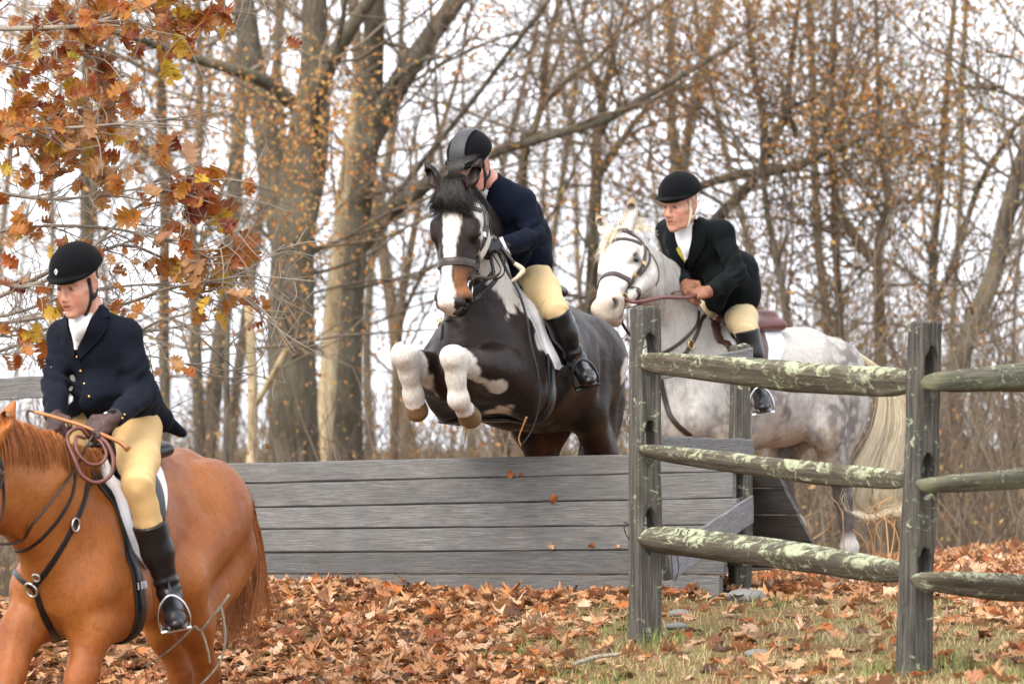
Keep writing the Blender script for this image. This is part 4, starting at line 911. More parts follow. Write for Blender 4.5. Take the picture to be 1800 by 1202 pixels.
# ================================================================== chestnut horse, nearest
CH = horse_frame(P(156, 814, 20.6), math.radians(24), math.radians(-3), 0.935); H = CH
head_frame(H, H.pix(-36, 772, 0), H.hh*.80+A(0,0,-.60)+A(-.12,0,0), H.hh*.60+A(0,0,.80), 1.0)
J = {
 'fl': leg(H, H.pix(160,1108,.14), H.pix(132,1238,.13), H.pix(146,1368,.13), H.pix(136,1415,.13), H.pix(128,1462,.13)),
 'fr': leg(H, H.pix(40,1104,-.13), H.pix(6,1228,-.12), H.pix(14,1360,-.12), H.pix(4,1410,-.12), H.pix(-6,1455,-.12)),
 'hl': leg(H, H.pix(318,1020,.21), H.pix(363,1180,.15), H.pix(352,1325,.15), H.pix(344,1368,.15), H.pix(338,1412,.15)),
 'hr': leg(H, H.pix(262,1035,-.20), H.pix(318,1182,-.15), H.pix(316,1318,-.15), H.pix(308,1358,-.15), H.pix(302,1400,-.15)),
}
build_horse(H, J, H.pix(65, 872, 0), .84, ears=((.1, 0), (.1, 0)))
v = H.v; q = H.loc(v)
c = np.tile(A(.350,.102,.0165), (len(v), 1)); n = fbm(v, 3.5, 3, 1)
c = blend(c, (.46,.165,.036), .5*sstep(-.2, .5, n)); c = blend(c, (.27,.070,.012), .5*sstep(.0, .6, -n))
lm = np.minimum.reduce([capd(v, J[k][1], J[k][2]) for k in J]); c = blend(c, (.20,.050,.010), .5*sstep(.12, .05, lm))
kk = H.kloc(v); c = blend(c, (.12,.05,.03), .7*sstep(.50, .60, kk[:,0])*(np.abs(kk[:,2]) < .12))
hm = hoof_mask(H); c = np.where((hm < 0)[:, None], A(.10,.07,.045), c)
horse_thing(H, 'horse', 'bright chestnut horse nearest the camera, cut off by the left edge, carrying the woman', M['coat'], c, J['fl'][4]*0+P(210, 1470, 20.9)); horse_eyes(H, M['eye'])

# ================================================================== dark piebald horse in mid jump
PB = horse_frame(P(880, 492, 24.7), math.radians(26), math.radians(10), 0.93); H = PB
head_frame(H, P(797, 336, 24.05), A(-.03, -.30, -.95), A(-.30, -.92, .28), .94)
J = {
 'fl': leg(H, H.pix(872,652,.20), H.pix(797,628,.17), H.pix(806,702,.17), H.pix(817,720,.17), H.pix(828,738,.17)),
 'fr': leg(H, H.pix(792,676,-.17), H.pix(711,624,-.18), H.pix(727,694,-.18), H.pix(730,709,-.18), H.pix(736,728,-.18)),
 'hl': leg(H, H.pix(1030,720,.20), H.pix(1082,868,.16), H.pix(1070,955,.16), H.pix(1072,985,.16), H.pix(1068,1012,.16)),
 'hr': leg(H, H.pix(932,742,-.20), H.pix(975,866,-.15), H.pix(965,950,-.15), H.pix(967,980,-.15), H.pix(962,1008,-.15)),
}
build_horse(H, J, H.pix(838, 430, 0), 1.20, ears=((-.15, .28), (-.15, .22)), neck_r=1.12, fr=1.06, fc=1.22, fa=1.28, hwide=1.24)
v = H.v; q = H.loc(v); kk = H.kloc(v); n = fbm(v, 9, 4, 2); nf = fbm(v, 40, 2, 5)
dark = A(.0155,.0080,.0055); c = np.tile(dark, (len(v), 1)); c = blend(c, (.030,.011,.006), .6*sstep(.1, .7, fbm(v, 4, 3, 7)))
W = A(.74,.70,.64)
def white(d, soft=.012): return sstep(soft, -soft, d+n*.022+nf*.008)
wd = np.full(len(v), 9.0)
for k in ('fl', 'fr'):
    el, kn, fe, co, toe = J[k]; wd = np.minimum(wd, np.minimum(capd(v, kn, fe)-.100, capd(v, fe, toe)-.13))
el, kn = J['fl'][0], J['fl'][1]
wd = np.minimum(wd, capd(v, H.pix(838, 688, .21), H.pix(876, 696, .27))-.062)            # under the near forearm
wd = np.minimum(wd, capd(v, H.pix(812, 652, .2), H.pix(838, 686, .22))-.064)
wd = np.minimum(wd, capd(v, H.pix(880, 715, .12), H.pix(900, 714, .2))-.035)
wd = np.minimum(wd, capd(v, H.L(-.02,.10,-.03), H.L(.0,.19,-.16))-.10); wd = np.minimum(wd, capd(v, H.L(.02,.20,-.16), H.L(.06,.26,-.34))-.035)
for px, py, r_ in ((849,378,.055), (852,395,.06), (856,412,.07), (860,430,.075), (865,448,.075), (870,466,.075), (877,482,.075), (888,496,.07), (902,508,.062), (880,508,.035), (894,525,.045), (896,540,.035), (893,556,.022), (922,500,.06), (1100,655,.05), (1103,690,.05), (1102,730,.05), (1098,775,.05), (868,724,.03), (884,718,.032), (898,713,.022)):
    sp = drape([H.bvh], [(px, py)])
    if sp: wd = np.minimum(wd, np.linalg.norm(v-sp[0][0], axis=1)-r_*1.32)
wd = np.minimum(wd, capd(v, H.pix(1096, 640, .10), H.pix(1098, 800, .08))-.075)
wd = np.minimum(wd, capd(v, H.L(-.78,.02,.02), H.L(-1.1,.02,-.1))-.035)
c = blend(c, W, white(wd))
bz = np.abs(kk[:,2]+.012-.010*np.sin(kk[:,0]*9))-np.interp(kk[:,0], [.02,.07,.12,.3,.45,.55,.63], [-.02,.028,.045,.036,.036,.052,.03]); on = (kk[:,0] > .0)*(kk[:,0] < .68)*(kk[:,1] > -.085)*(np.abs(kk[:,2]) < .12)
c = blend(c, W, sstep(.006, -.006, bz+n*.012+nf*.004)*on)
inm = (kk[:,0] < .68)*(kk[:,0] > .2)*(kk[:,1] < .05); mz = inm*sstep(.36, .46, kk[:,0])*(np.abs(kk[:,2]) < .13)*(kk[:,2] > .02)*(kk[:,1] > -.25)*(1-sstep(.006, -.006, bz)); c = blend(c, (.23,.095,.030), mz)
c = blend(c, (.012,.009,.008), inm*sstep(.52, .57, kk[:,0])*(kk[:,2] > .015)*(np.abs(kk[:,2]) < .13)*(kk[:,1] > -.25))
c = blend(c, (.40,.22,.15), .5*inm*sstep(.565, .60, kk[:,0])*(kk[:,2] < .015)*(np.abs(kk[:,2]) < .13)*(kk[:,1] > -.25))
ih = capd(v, H.pix(960, 770, -.12), H.pix(1010, 775, -.1)); c = blend(c, (.17,.062,.026), .8*sstep(.14, .06, ih+n*.03)*(q[:,2] < -.6))
hm = hoof_mask(H); c = np.where((hm < 0)[:, None], A(.20,.12,.055), c)
horse_thing(H, 'horse', 'dark brown and white piebald horse jumping over the plank jump with white forelegs tucked', M['coat_dark'], c, P(900, 900, 24.8)); horse_eyes(H, M['eye'])

# ================================================================== dappled grey horse, farthest
GR = horse_frame(P(1245, 578, 27.5), math.radians(49), math.radians(0), 0.90); H = GR
head_frame(H, P(1086, 410, 26.85), A(-.19, -.76, -.62), A(-.60, -.32, .74), .99)
J = {
 'fl': leg(H, H.L(.0,.16,-.74), H.pix(1228,882,.13), H.pix(1222,985,.13), H.pix(1218,1020,.13), H.pix(1212,1046,.13)),
 'fr': leg(H, H.L(.05,-.16,-.74), H.pix(1150,850,-.13), H.pix(1180,930,-.13), H.pix(1190,952,-.13), H.pix(1190,985,-.13)),
 'hl': leg(H, H.pix(1452,752,.21), H.pix(1482,872,.15), H.pix(1494,962,.15), H.pix(1490,995,.15), H.pix(1484,1028,.15)),
 'hr': leg(H, H.pix(1372,770,-.20), H.pix(1375,856,-.14), H.pix(1402,922,-.14), H.pix(1406,944,-.14), H.pix(1398,968,-.14)),
}
build_horse(H, J, H.pix(1163, 512, 0), 1.0, ears=((.0, .10), (.0, .10)), hwide=1.18, earl=1.14)
v = H.v; q = H.loc(v); kk = H.kloc(v); n = fbm(v, 10, 4, 3)
c = np.tile(A(.56,.54,.505), (len(v), 1))
wv = worley(v+.012*np.stack([vnoise(v, 30, 1), vnoise(v, 30, 2), vnoise(v, 30, 3)], 1), 19, 4); d1 = (.35+.65*sstep(.15, .70, wv+.25*fbm(v, 24, 3, 6)))*(.30+.70*sstep(-.35, .45, fbm(v, 7, 4, 11))); low = sstep(-.12, -.5, q[:,2])*.75+sstep(-.62, -.9, q[:,0])*.75; low = np.clip(low, .12, 1)*sstep(.02, .14, np.where(kk[:,0] > -.05, 9, .2))
neck = sstep(.15, .3, q[:,0])
c = blend(c, (.165,.15,.148), .95*np.clip(d1*low*1.3, 0, 1)*(1-neck*.5)); c = blend(c, (.50,.40,.27), .45*sstep(-.45, -.70, q[:,2])*sstep(-.1, .4, n))
hl = np.minimum.reduce([np.minimum(capd(v, J[k][0]*.3+J[k][1]*.7, J[k][1]), capd(v, J[k][1], J[k][2])) for k in J]); c = blend(c, (.085,.080,.082), .8*sstep(.17, .07, hl+n*.03))
c = blend(c, (.26,.24,.235), .55*neck*sstep(.0,.5,fbm(v*A(1,1,.35)+A(0,0,0), 22, 3, 15))*(kk[:,0] > .0)*(1-0)) if False else blend(c, (.25,.235,.23), .5*neck*sstep(.05,.55,fbm(v*A(1,1,.4), 20, 3, 15))*(np.abs(kk[:,1]+.1) > .22))
fe = np.minimum.reduce([np.linalg.norm(v-J[k][2], axis=1) for k in ('hl', 'hr')]); c = blend(c, (.6,.58,.55), sstep(.11, .06, fe+n*.02))
hd = sstep(-.08, .02, kk[:,0])*(np.abs(kk[:,2]) < .14)*(kk[:,1] > -.33)*(kk[:,1] < .25); c = blend(c, (.62,.60,.55), hd*.85)
mz = sstep(.50, .58, kk[:,0]+.02*n)*hd; c = blend(c, (.36,.27,.18), mz*.6); c = blend(c, (.10,.085,.08), sstep(.040, .020, np.minimum(np.linalg.norm(kk-A(.575,-.055,.056), axis=1), np.linalg.norm(kk-A(.575,-.055,-.056), axis=1))))
eyd = np.minimum(np.linalg.norm(kk-A(.205,-.075,.095), axis=1), np.linalg.norm(kk-A(.205,-.075,-.095), axis=1)); c = blend(c, (.07,.065,.075), .9*sstep(.056, .030, eyd+n*.008))
ml = np.minimum.reduce([capd(kk, A(.50,-.125,s_*.066), A(.61,-.137,s_*.05)) for s_ in (1, -1)]); c = blend(c, (.10,.075,.06), .8*sstep(.016, .007, ml)*hd); earm = (kk[:,0] < -.03)*(kk[:,1] > -.04); c = blend(c, (.30,.20,.10), earm*.85*sstep(.01, .05, kk[:,1]-.01)); c = blend(c, (.09,.06,.04), earm*sstep(-.12, -.17, kk[:,0]))
hm = hoof_mask(H); c = np.where((hm < 0)[:, None], A(.07,.06,.055), c)
horse_thing(H, 'horse', 'dappled grey horse with blond tail standing behind the split rail fence', M['coat_grey'], c, P(1340, 1030, 27.8)); horse_eyes(H, M['eye'])
# ================================================================== riders
def Q(px, py, D): return P(px, py, D)
H = CH
pel = H.L(-.27, 0, .185)
RA = rider(dict(label='woman in navy jacket and tan breeches riding the chestnut horse with a coiled lash', pelvis=pel, chest=Q(176, 622, 20.72), neck=Q(158, 556, 20.62),
  head=Q(137, 496, 20.56), hf=A(-.54,-.80,-.34), hk=.97, sl=Q(220, 588, 20.64), sr=Q(113, 588, 20.82), el=Q(254, 690, 20.62), er=Q(97, 664, 20.72), wl=Q(196, 738, 20.36), wr=Q(97, 733, 20.50),
  hl=(A(-.72,-.40,-.45), A(.15,-.75,.55), A(-.55,.30,.75)), hr=(A(.10,-.75,-.50), A(-.5,-.55,.6), A(.75,0,.6)), glove=M['glove_brown'],
  pl=H.L(-.24, .115, .12), pr=H.L(-.23, -.13, .11), kl=H.pix(243, 852, .33), kr=H.L(.05,-.25,-.22), al=H.pix(298, 1042, .38), ar=H.L(-.06,-.30,-.62), tl=H.pix(309, 1074, .44)+A(0,-.13,-.01), tr=H.L(.12,-.33,-.66),
  skin=(.56,.30,.21), hair=(.045,.020,.010), lip=(.44,.13,.11), brow=(.10,.05,.03), waist=.118, chw=.150, thr=.100, hips=.125, bt=.64,
  skirt=[(Q(206,668,20.74), .125, Q(232,700,20.74), .112, .05, (A(0,1,0), .95)), (Q(240,705,20.78), .092, Q(282,736,20.86), .056, .04, (nrm(A(.35,.93,.1)), .7)), (Q(270,728,20.86), .055, Q(322,762,20.98), .012, .03, (nrm(A(.2,.9,.4)), .5)), (Q(176,685,20.66), .075, Q(158,704,20.62), .040, .04, (nrm(A(.3,.95,.1)), .6)), (Q(150,700,20.7), .05, Q(118,730,20.78), .018, .03, (nrm(A(.3,.95,.1)), .5))],
  ), dict(skin=M['skin'], breeches=M['breech_tan'], boot=M['boot_black'], jacket=M['navy'], helmet=M['velvet']))
H = PB
RB = rider(dict(label='rider in dark blue jacket crouching over the neck of the jumping piebald horse, face hidden', pelvis=Q(916, 448, 24.95), chest=Q(893, 376, 24.70), neck=Q(858, 320, 24.58),
  head=Q(829, 290, 24.50), hf=A(-.44,-.78,-.46), hk=1.0, sl=Q(915, 352, 24.56), sr=Q(846, 352, 24.80), el=Q(942, 418, 24.50), er=Q(840, 415, 24.75), wl=Q(882, 432, 24.28), wr=Q(830, 440, 24.45),
  hl=(A(-.80,-.45,-.1), A(.1,-.6,.8), A(-.3,.5,.8)), hr=(A(-.3,-.9,-.2), A(-.5,-.3,.8), A(.8,0,.6)), glove=M['glove_black'],
  pl=Q(926, 462, 24.80), pr=Q(900, 464, 25.05), kl=H.pix(976, 546, .36), kr=H.L(-.02,-.24,-.24), al=H.pix(1014, 636, .42), ar=H.L(-.22,-.28,-.62), tl=H.pix(1030, 656, .50)+A(0,-.12,-.0), tr=H.L(-.05,-.30,-.66),
  skin=(.62,.30,.24), hair=(.34,.22,.11), lip=(.45,.15,.12), male=True, waist=.158, chw=.186, thr=.088, hips=.115, bt=.95,
  skirt=[(Q(920,428,24.82), .15, Q(924,455,24.76), .14, .06, (nrm(A(.5,.85,0)), .8)), (Q(935,450,24.9), .07, Q(945,466,24.92), .03, .05, (nrm(A(.5,.85,0)), .75)), (Q(905,440,24.6), .09, Q(890,478,24.66), .050, .05, (nrm(A(.5,.85,0)), .6))],
  ), dict(skin=M['skin'], breeches=M['breech_cream'], boot=M['boot_black'], jacket=M['blue_wool'], helmet=M['velvet']))
H = GR
RC = rider(dict(label='man in black jacket, white stock and orange gloves leaning forward on the grey horse', pelvis=Q(1284, 516, 27.72), chest=Q(1228, 438, 27.42), neck=Q(1208, 394, 27.32),
  head=Q(1196, 359, 27.24), hf=A(-.60,-.76,-.20), hk=1.04, sl=Q(1268, 408, 27.24), sr=Q(1174, 408, 27.62), el=Q(1296, 484, 27.14), er=Q(1190, 475, 27.50), wl=Q(1248, 512, 26.98), wr=Q(1206, 500, 27.22),
  hl=(A(-.86,-.30,-.20), A(-.1,-.62,.75), A(-.3,.7,.5)), hr=(A(.2,-.8,-.3), A(-.5,-.4,.7), A(.7,.2,.6)), glove=M['glove_tan'],
  pl=Q(1294, 534, 27.60), pr=Q(1268, 534, 27.88), kl=H.pix(1312, 582, .34), kr=H.L(.12,-.34,-.2), al=H.pix(1334, 682, .38), ar=H.L(-.1,-.38,-.58), tl=H.pix(1346, 698, .42)+A(-.03,-.16,-.015), tr=H.L(.1,-.42,-.62),
  skin=(.50,.265,.185), hair=(.16,.11,.07), lip=(.36,.13,.10), brow=(.17,.10,.06), male=True, waist=.160, chw=.190, thr=.084, hips=.12, bt=1.0, button=True,
  skirt=[(Q(1284,486,27.55), .165, Q(1290,512,27.5), .155, .06, (nrm(A(.7,.7,.2)), .85)), (Q(1296,488,27.66), .12, Q(1326,497,27.76), .035, .05, (nrm(A(.2,.5,.85)), .75)), (Q(1300,500,27.66), .10, Q(1312,530,27.66), .05, .05, (nrm(A(.7,.7,.2)), .7)), (Q(1262,500,27.3), .09, Q(1256,530,27.34), .060, .05, (nrm(A(.7,.7,.2)), .6))],
  ), dict(skin=M['skin'], breeches=M['breech_beige'], boot=M['boot_black'], jacket=M['black_wool'], helmet=M['velvet']))
# ================================================================== tack, clothing details, hair
def pixpatch(trees, ea, eb, n=(8, 14), off=.002, thick=.004, bul=0.0):
    a = smooth_path(np.array(ea, float), n[1]); b = smooth_path(np.array(eb, float), n[1]); G = np.zeros((n[1], n[0], 3)); last = None; ok = np.zeros(n[::-1], bool)
    for i in range(n[1]):
        for j in range(n[0]):
            q = a[i]+(b[i]-a[i])*j/(n[0]-1); d = ray(*q); r = cast(trees, EYE, d)
            if r is not None: G[i, j] = r[0]; ok[i, j] = True
    if not ok.any(): return None
    g0 = G[ok].mean(0)
    for i in range(n[1]):
        for j in range(n[0]):
            if not ok[i, j]:
                q = a[i]+(b[i]-a[i])*j/(n[0]-1); d = A((q[0]-900)/FPX, 1, -(q[1]-HY)/FPX); kk_ = np.argwhere(ok); m = kk_[np.argmin(((kk_-[i, j])**2).sum(1))]; G[i, j] = EYE+d*G[m[0], m[1], 1]
    for _ in range(3): G[1:-1, 1:-1] = .5*G[1:-1, 1:-1]+.125*(G[:-2, 1:-1]+G[2:, 1:-1]+G[1:-1, :-2]+G[1:-1, 2:])
    V0 = np.gradient(G, axis=0); V1 = np.gradient(G, axis=1); N = np.cross(V0, V1); N /= np.linalg.norm(N, axis=2)[..., None]+1e-9
    if np.mean(N[..., 1]) > 0: N = -N
    jj = np.linspace(0, 1, n[0])[None, :, None]; th = off+thick*(1-.5*(np.abs(jj-.5)*2)**6)+bul*np.sin(jj*math.pi)
    up = G+N*th; lo = G-N*.004; m = n[0]*n[1]; V = np.concatenate([up.reshape(-1, 3), lo.reshape(-1, 3)]); F = []; I = lambda i, j: i*n[0]+j
    for i in range(n[1]-1):
        for j in range(n[0]-1): q = [I(i,j), I(i,j+1), I(i+1,j+1), I(i+1,j)]; F.append(q); F.append([x+m for x in q[::-1]])
    bd = [I(0,j) for j in range(n[0])]+[I(i,n[0]-1) for i in range(1,n[1])]+[I(n[1]-1,j) for j in range(n[0]-2,-1,-1)]+[I(i,0) for i in range(n[1]-2,0,-1)]
    for x, y in zip(bd, bd[1:]+bd[:1]): F.append([x, y, y+m, x+m])
    return V, F
def pstrap(name, trees, pix, w, m, parent, n=24, t=.005, off=.002):
    pn = drape(trees, densify(pix, n))
    if len(pn) < 3: return None
    p = np.array([np.r_[a, b] for a, b in pn])
    for _ in range(3): p[1:-1] = .5*p[1:-1]+.25*(p[:-2]+p[2:])
    v, f = strip([(q[:3], q[3:]) for q in p], w, t, off); return mk(name, v, f, m, parent, smooth=False)
def bridle(H, label, m, mr, band_w=.036, bw_col=None, nose_a=.36, drop=False):
    t = thing('bridle', label, 'bridle', H.K(.2, 0, 0)); H.br = t; K = H.K; n_, w_ = H.hn, H.hw; T = [H.bvh]
    r = ring_wrap(H.bvh, K(nose_a,-.085,0), nrm(n_+H.ha*.10), w_, 44, .4); r.append(r[0]); v, f = strip(r, band_w, .006, .001); mk('noseband', v, f, m, t, smooth=False)
    r = ring_wrap(H.bvh, K(.085,-.05,0), w_, n_, 22, .4, -.25, math.pi+.25); v, f = strip(r, .024, .005, .002); mk('browband', v, f, m, t, smooth=False)
    r = ring_wrap(H.bvh, K(.03,-.09,0), w_, nrm(n_-H.ha*.15), 22, .4, -.3, math.pi+.3); v, f = strip(r, .026, .005, .002); mk('headpiece', v, f, m, t, smooth=False)
    for s in (1, -1):
        for k_, (pts, wd) in enumerate((([(.05,-.10), (.17,-.125), (.30,-.115), (.46,-.112)], .020), ([(.04,-.13), (.16,-.155), (.28,-.135), (nose_a,-.118)], .014))):
            pn = side_path(H.bvh, K, pts, s, .4, 18); v, f = strip(pn, wd, .005, .002+.004*k_); mk('cheekpiece', v, f, m, t, smooth=False)
        for a_, b_ in ((.20,-.128), (.29,-.116)):
            pn = side_path(H.bvh, K, [(a_-.012, b_), (a_+.012, b_)], s, .4, 3); v, f = strip(pn, .030, .007, .004); mk('buckle', v, f, mr, t, smooth=False)
        pn = side_path(H.bvh, K, [(.04,-.13), (.10,-.22), (.20,-.285), (.26,-.30)], s, .4, 16); v, f = strip(pn, .014, .005, .003); mk('throatlatch', v, f, m, t, smooth=False)
        c = K(.475,-.118,0); o = cast(T, K(.475,-.118,s*.3), -w_*s); c = o[0]+w_*s*.006 if o else K(.475,-.118,s*.06)
        v, f = torus(c, (H.ha, n_, w_), .034, .0045, 22, 6); mk('bit_ring', v, f, mr, t); setattr(H, 'bit'+('l' if s > 0 else 'r'), c)
    return t
# ---- saddles
saddle(CH, 'black leather saddle with white fleece pad under the woman in tan breeches', M['black_leather'], M['fleece'], girth_f=.06)
saddle(PB, 'black leather saddle with white fleece edge on the jumping piebald horse', M['black_leather'], M['fleece'])
saddle(GR, 'brown leather saddle over a smooth white pad on the dappled grey horse', M['brown_leather'], M['linen'], M['red_brown_leather'], flap_f=-.06, fb=.10)
# ---- bridles
bridle(CH, 'black bridle at the left edge on the chestnut horse', M['black_leather'], M['steel'])
bridle(PB, 'dark bridle with broad noseband on the piebald horse', M['dark_brown_leather'], M['steel'], .040)
bridle(GR, 'brown bridle on the white head of the grey horse', M['dark_brown_leather'], M['brass'], .034)
# ---- stirrups
stirrup(CH, RA, M['black_leather'], M['steel'], 'l', CH.L(-.15, .27, -.30), 'bright steel stirrup under the near boot of the woman on the chestnut horse')
stirrup(CH, RA, M['black_leather'], M['steel'], 'r', CH.L(-.18, -.27, -.30), 'steel stirrup on the far side of the chestnut horse at the left edge')
stirrup(PB, RB, M['brown_leather'], M['black_leather'], 'l', PB.L(-.20, .29, -.34), 'dark stirrup with brown leather on the jumping piebald horse')
stirrup(PB, RB, M['brown_leather'], M['black_leather'], 'r', PB.L(-.20, -.29, -.34), 'stirrup on the hidden far side of the jumping piebald horse')
stirrup(GR, RC, M['brown_leather'], M['steel'], 'l', GR.L(-.20, .27, -.34), 'steel stirrup below the top fence rail on the grey horse')
# ---- breastplates
TC, TP, TG = [CH.bvh], [PB.bvh], [GR.bvh]
bp = thing('breastplate', 'black leather breastplate with a silver buckle on the chestnut horse', 'breastplate', CH.L(.35, 0, -.45))
pstrap('strap', TC, [(212,836), (180,842), (155,848), (148,880), (128,925), (108,962), (84,1000), (62,1028)], .026, M['black_leather'], bp, 40)
pstrap('strap', TC, [(8,968), (22,998), (38,1018), (58,1032)], .024, M['black_leather'], bp)
pstrap('strap', TC, [(132,830), (126,870), (100,915), (62,955), (32,968), (12,948)], .016, M['black_leather'], bp, 34)
pstrap('strap', TC, [(62,1036), (74,1072), (90,1106), (101,1122)], .030, M['black_leather'], bp)
for px, py, R_ in ((58,1034,.030), (129,922,.022), (65,1012,.014)):
    q = drape(TC, [(px, py)]); 
    if q: n_ = q[0][1]; a_ = nrm(np.cross(n_, A(0,0,1))); v, f = torus(q[0][0]+n_*.012, (a_, np.cross(n_, a_), n_), R_, .005, 20, 6, 1, 1.2 if R_ < .025 else 1); mk('ring', v, f, M['steel'], bp)
bp = thing('breastplate', 'black breastplate with a brass ring on the chest of the piebald horse', 'breastplate', PB.L(.35, 0, -.45))
pstrap('strap', TP, [(735,498), (742,520), (756,545), (776,562)], .024, M['black_leather'], bp); pstrap('strap', TP, [(782,561), (805,548), (835,525), (858,507), (872,490)], .024, M['black_leather'], bp)
pstrap('strap', TP, [(777,572), (777,580), (776,588), (775,596)], .022, M['black_leather'], bp); pstrap('strap', TP, [(740,500), (748,508), (760,512), (768,513)], .020, M['black_leather'], bp, 10); pstrap('strap', TP, [(832,508), (845,500), (858,488), (868,476)], .020, M['black_leather'], bp, 12)
q = drape(TP, [(777,567)])
if q: n_ = q[0][1]; a_ = nrm(np.cross(n_, A(0,0,1))); v, f = torus(q[0][0]+n_*.012, (a_, np.cross(n_, a_), n_), .021, .004, 20, 6); mk('ring', v, f, M['brass'], bp)
bp = thing('breastplate', 'dark leather breastplate with a brass buckle on the dappled grey horse', 'breastplate', GR.L(.35, 0, -.45))
pstrap('strap', TG, [(1228,548), (1224,572), (1205,594), (1182,612), (1162,622)], .020, M['dark_brown_leather'], bp); pstrap('strap', TG, [(1258,553), (1236,556), (1228,578), (1216,604), (1200,628), (1188,650)], .024, M['dark_brown_leather'], bp, 30)
pstrap('strap', TG, [(1158,650), (1166,690), (1178,730), (1196,752), (1214,766)], .030, M['dark_brown_leather'], bp, 30)
q = drape(TG, [(1213,606)])
if q: n_ = q[0][1]; a_ = nrm(np.cross(n_, A(0,0,1))); v, f = torus(q[0][0]+n_*.010, (a_, np.cross(n_, a_), n_), .018, .004, 18, 6, 1, 1.3); mk('buckle', v, f, M['brass'], bp)
# girth billets of the chestnut
for zf in (.04, .08):
    pn = side_path(CH.bvh, lambda x, y, z: CH.L(x, z, y), [(zf,-.50), (zf,-.53)], 1, .6, 4)
    if len(pn) > 2: v, f_ = strip(pn, .030, .006, .020); mk('girth_buckle', v, f_, M['steel'], CH.sad, smooth=False)
# ---- reins
dp = [q_[0]+q_[1]*.022 for q_ in drape(TC, [(8,962), (24,946), (50,918), (78,886), (104,854), (124,830)])]
rein('rein', [CH.bitl]+dp+[P(152,784,20.30), RA['wl']+RA['hl'][0]*.075], M['dark_brown_leather'], CH.br, .019, 50, .6)
rein('rein', [CH.bitr, P(-20,880,20.1), P(40,800,20.4), RA['wr']+RA['hr'][0]*.075], M['dark_brown_leather'], CH.br, .017)
wl = RB['wl']+RB['hl'][0]*.08
rein('rein', [PB.bitl, P(836,488,23.98), P(862,489,24.12), P(880,474,24.20), wl], M['dark_brown_leather'], PB.br, .020)
rein('rein', [PB.bitr, P(790,470,24.0), P(822,452,24.2), RB['wr']+RB['hr'][0]*.08], M['dark_brown_leather'], PB.br, .020)
rein('rein', [wl, P(884,448,24.2), P(886,480,24.22), P(870,490,24.18), P(866,470,24.2), wl], M['black_leather'], PB.br, .016)
wl = RC['wl']+RC['hl'][0]*.08
rein('rein', [GR.bitl, P(1120,531,26.45), P(1165,523,26.62), P(1205,523,26.80), wl], M['red_brown_leather'], GR.br, .026, 40, .8)
rein('rein', [GR.bitl, P(1092,560,26.45), P(1104,585,26.5), P(1118,600,26.6), P(1128,612,26.7), P(1150,600,26.9)], M['black_leather'], GR.br, .018)
rein('rein', [GR.bitr, P(1110,540,26.9), P(1160,520,27.1), RC['wr']+RC['hr'][0]*.08], M['red_brown_leather'], GR.br, .022)
# ---- whips
wp = thing('hunting_whip', 'hunting whip with wooden stock and coiled brown lash held by the woman', 'whip', RA['wl'])
hl = RA['wl']+RA['hl'][0]*.07; hD = hl[1]
mk_tube('stock', [P(60,724,hD+.10), P(82,729,hD+.08), P(112,738,hD+.03), P(150,750,hD-.01), P(190,768,hD-.03), P(214,779,hD-.04), P(226,790,hD-.05)], [.0075,.0075,.0078,.0078,.0075,.0085,.014], M['wood_stick'], wp, 8, 26)
mk_tube('keeper', [P(60,724,hD+.10), P(50,722,hD+.11), P(47,732,hD+.11), P(52,744,hD+.1), P(60,748,hD+.1)], [.006,.005,.004,.004,.003], M['dark_brown_leather'], wp, 6, 16)
def lash(pts, r): mk_tube('lash', [P(x, y, D) for x, y, D in pts], r, M['red_brown_leather'], wp, 7, 60)
lash([(158,768,hD-.01), (140,752,hD-.03), (122,760,hD-.05), (119,776,hD-.06), (130,805,hD-.10), (145,836,hD-.12), (170,848,hD-.12), (194,835,hD-.10), (199,808,hD-.08), (190,782,hD-.05), (174,766,hD-.02)], .0088)
lash([(150,770,hD-.02), (134,768,hD-.05), (136,794,hD-.09), (155,814,hD-.10), (176,815,hD-.09), (187,800,hD-.07), (180,780,hD-.04), (168,768,hD-.02)], .0072)
wp = thing('hunting_whip', 'whip with pale antler handle and long hanging lash held over the piebald horse', 'whip', RB['wl'])
D_ = RB['wl'][1]
mk_tube('stock', [P(868,420,D_+.02), P(892,448,D_-.06), P(906,466,D_-.07)], .0085, M['dark_brown_leather'], wp, 8, 12)
mk_tube('handle', [P(904,463,D_-.07), P(914,470,D_-.07), P(919,476,D_-.07), P(910,487,D_-.08), P(899,495,D_-.08)], [.010,.013,.013,.010,.008], M['horn'], wp, 8, 18)
mk_tube('lash', [P(868,422,D_), P(888,470,D_-.05), P(912,515,D_-.10), P(926,560,D_-.12), P(933,605,D_-.14), P(944,650,D_-.15), P(949,700,D_-.15), P(938,750,D_-.15), P(916,785,D_-.15)], [.008,.007,.006,.005,.005,.0045], M['black_leather'], wp, 6, 50)
mk_tube('thong', [P(916,785,D_-.15), P(912,770,D_-.15), P(918,752,D_-.15), P(926,732,D_-.15)], [.005,.004,.004,.006], M['wood_stick'], wp, 6, 16)

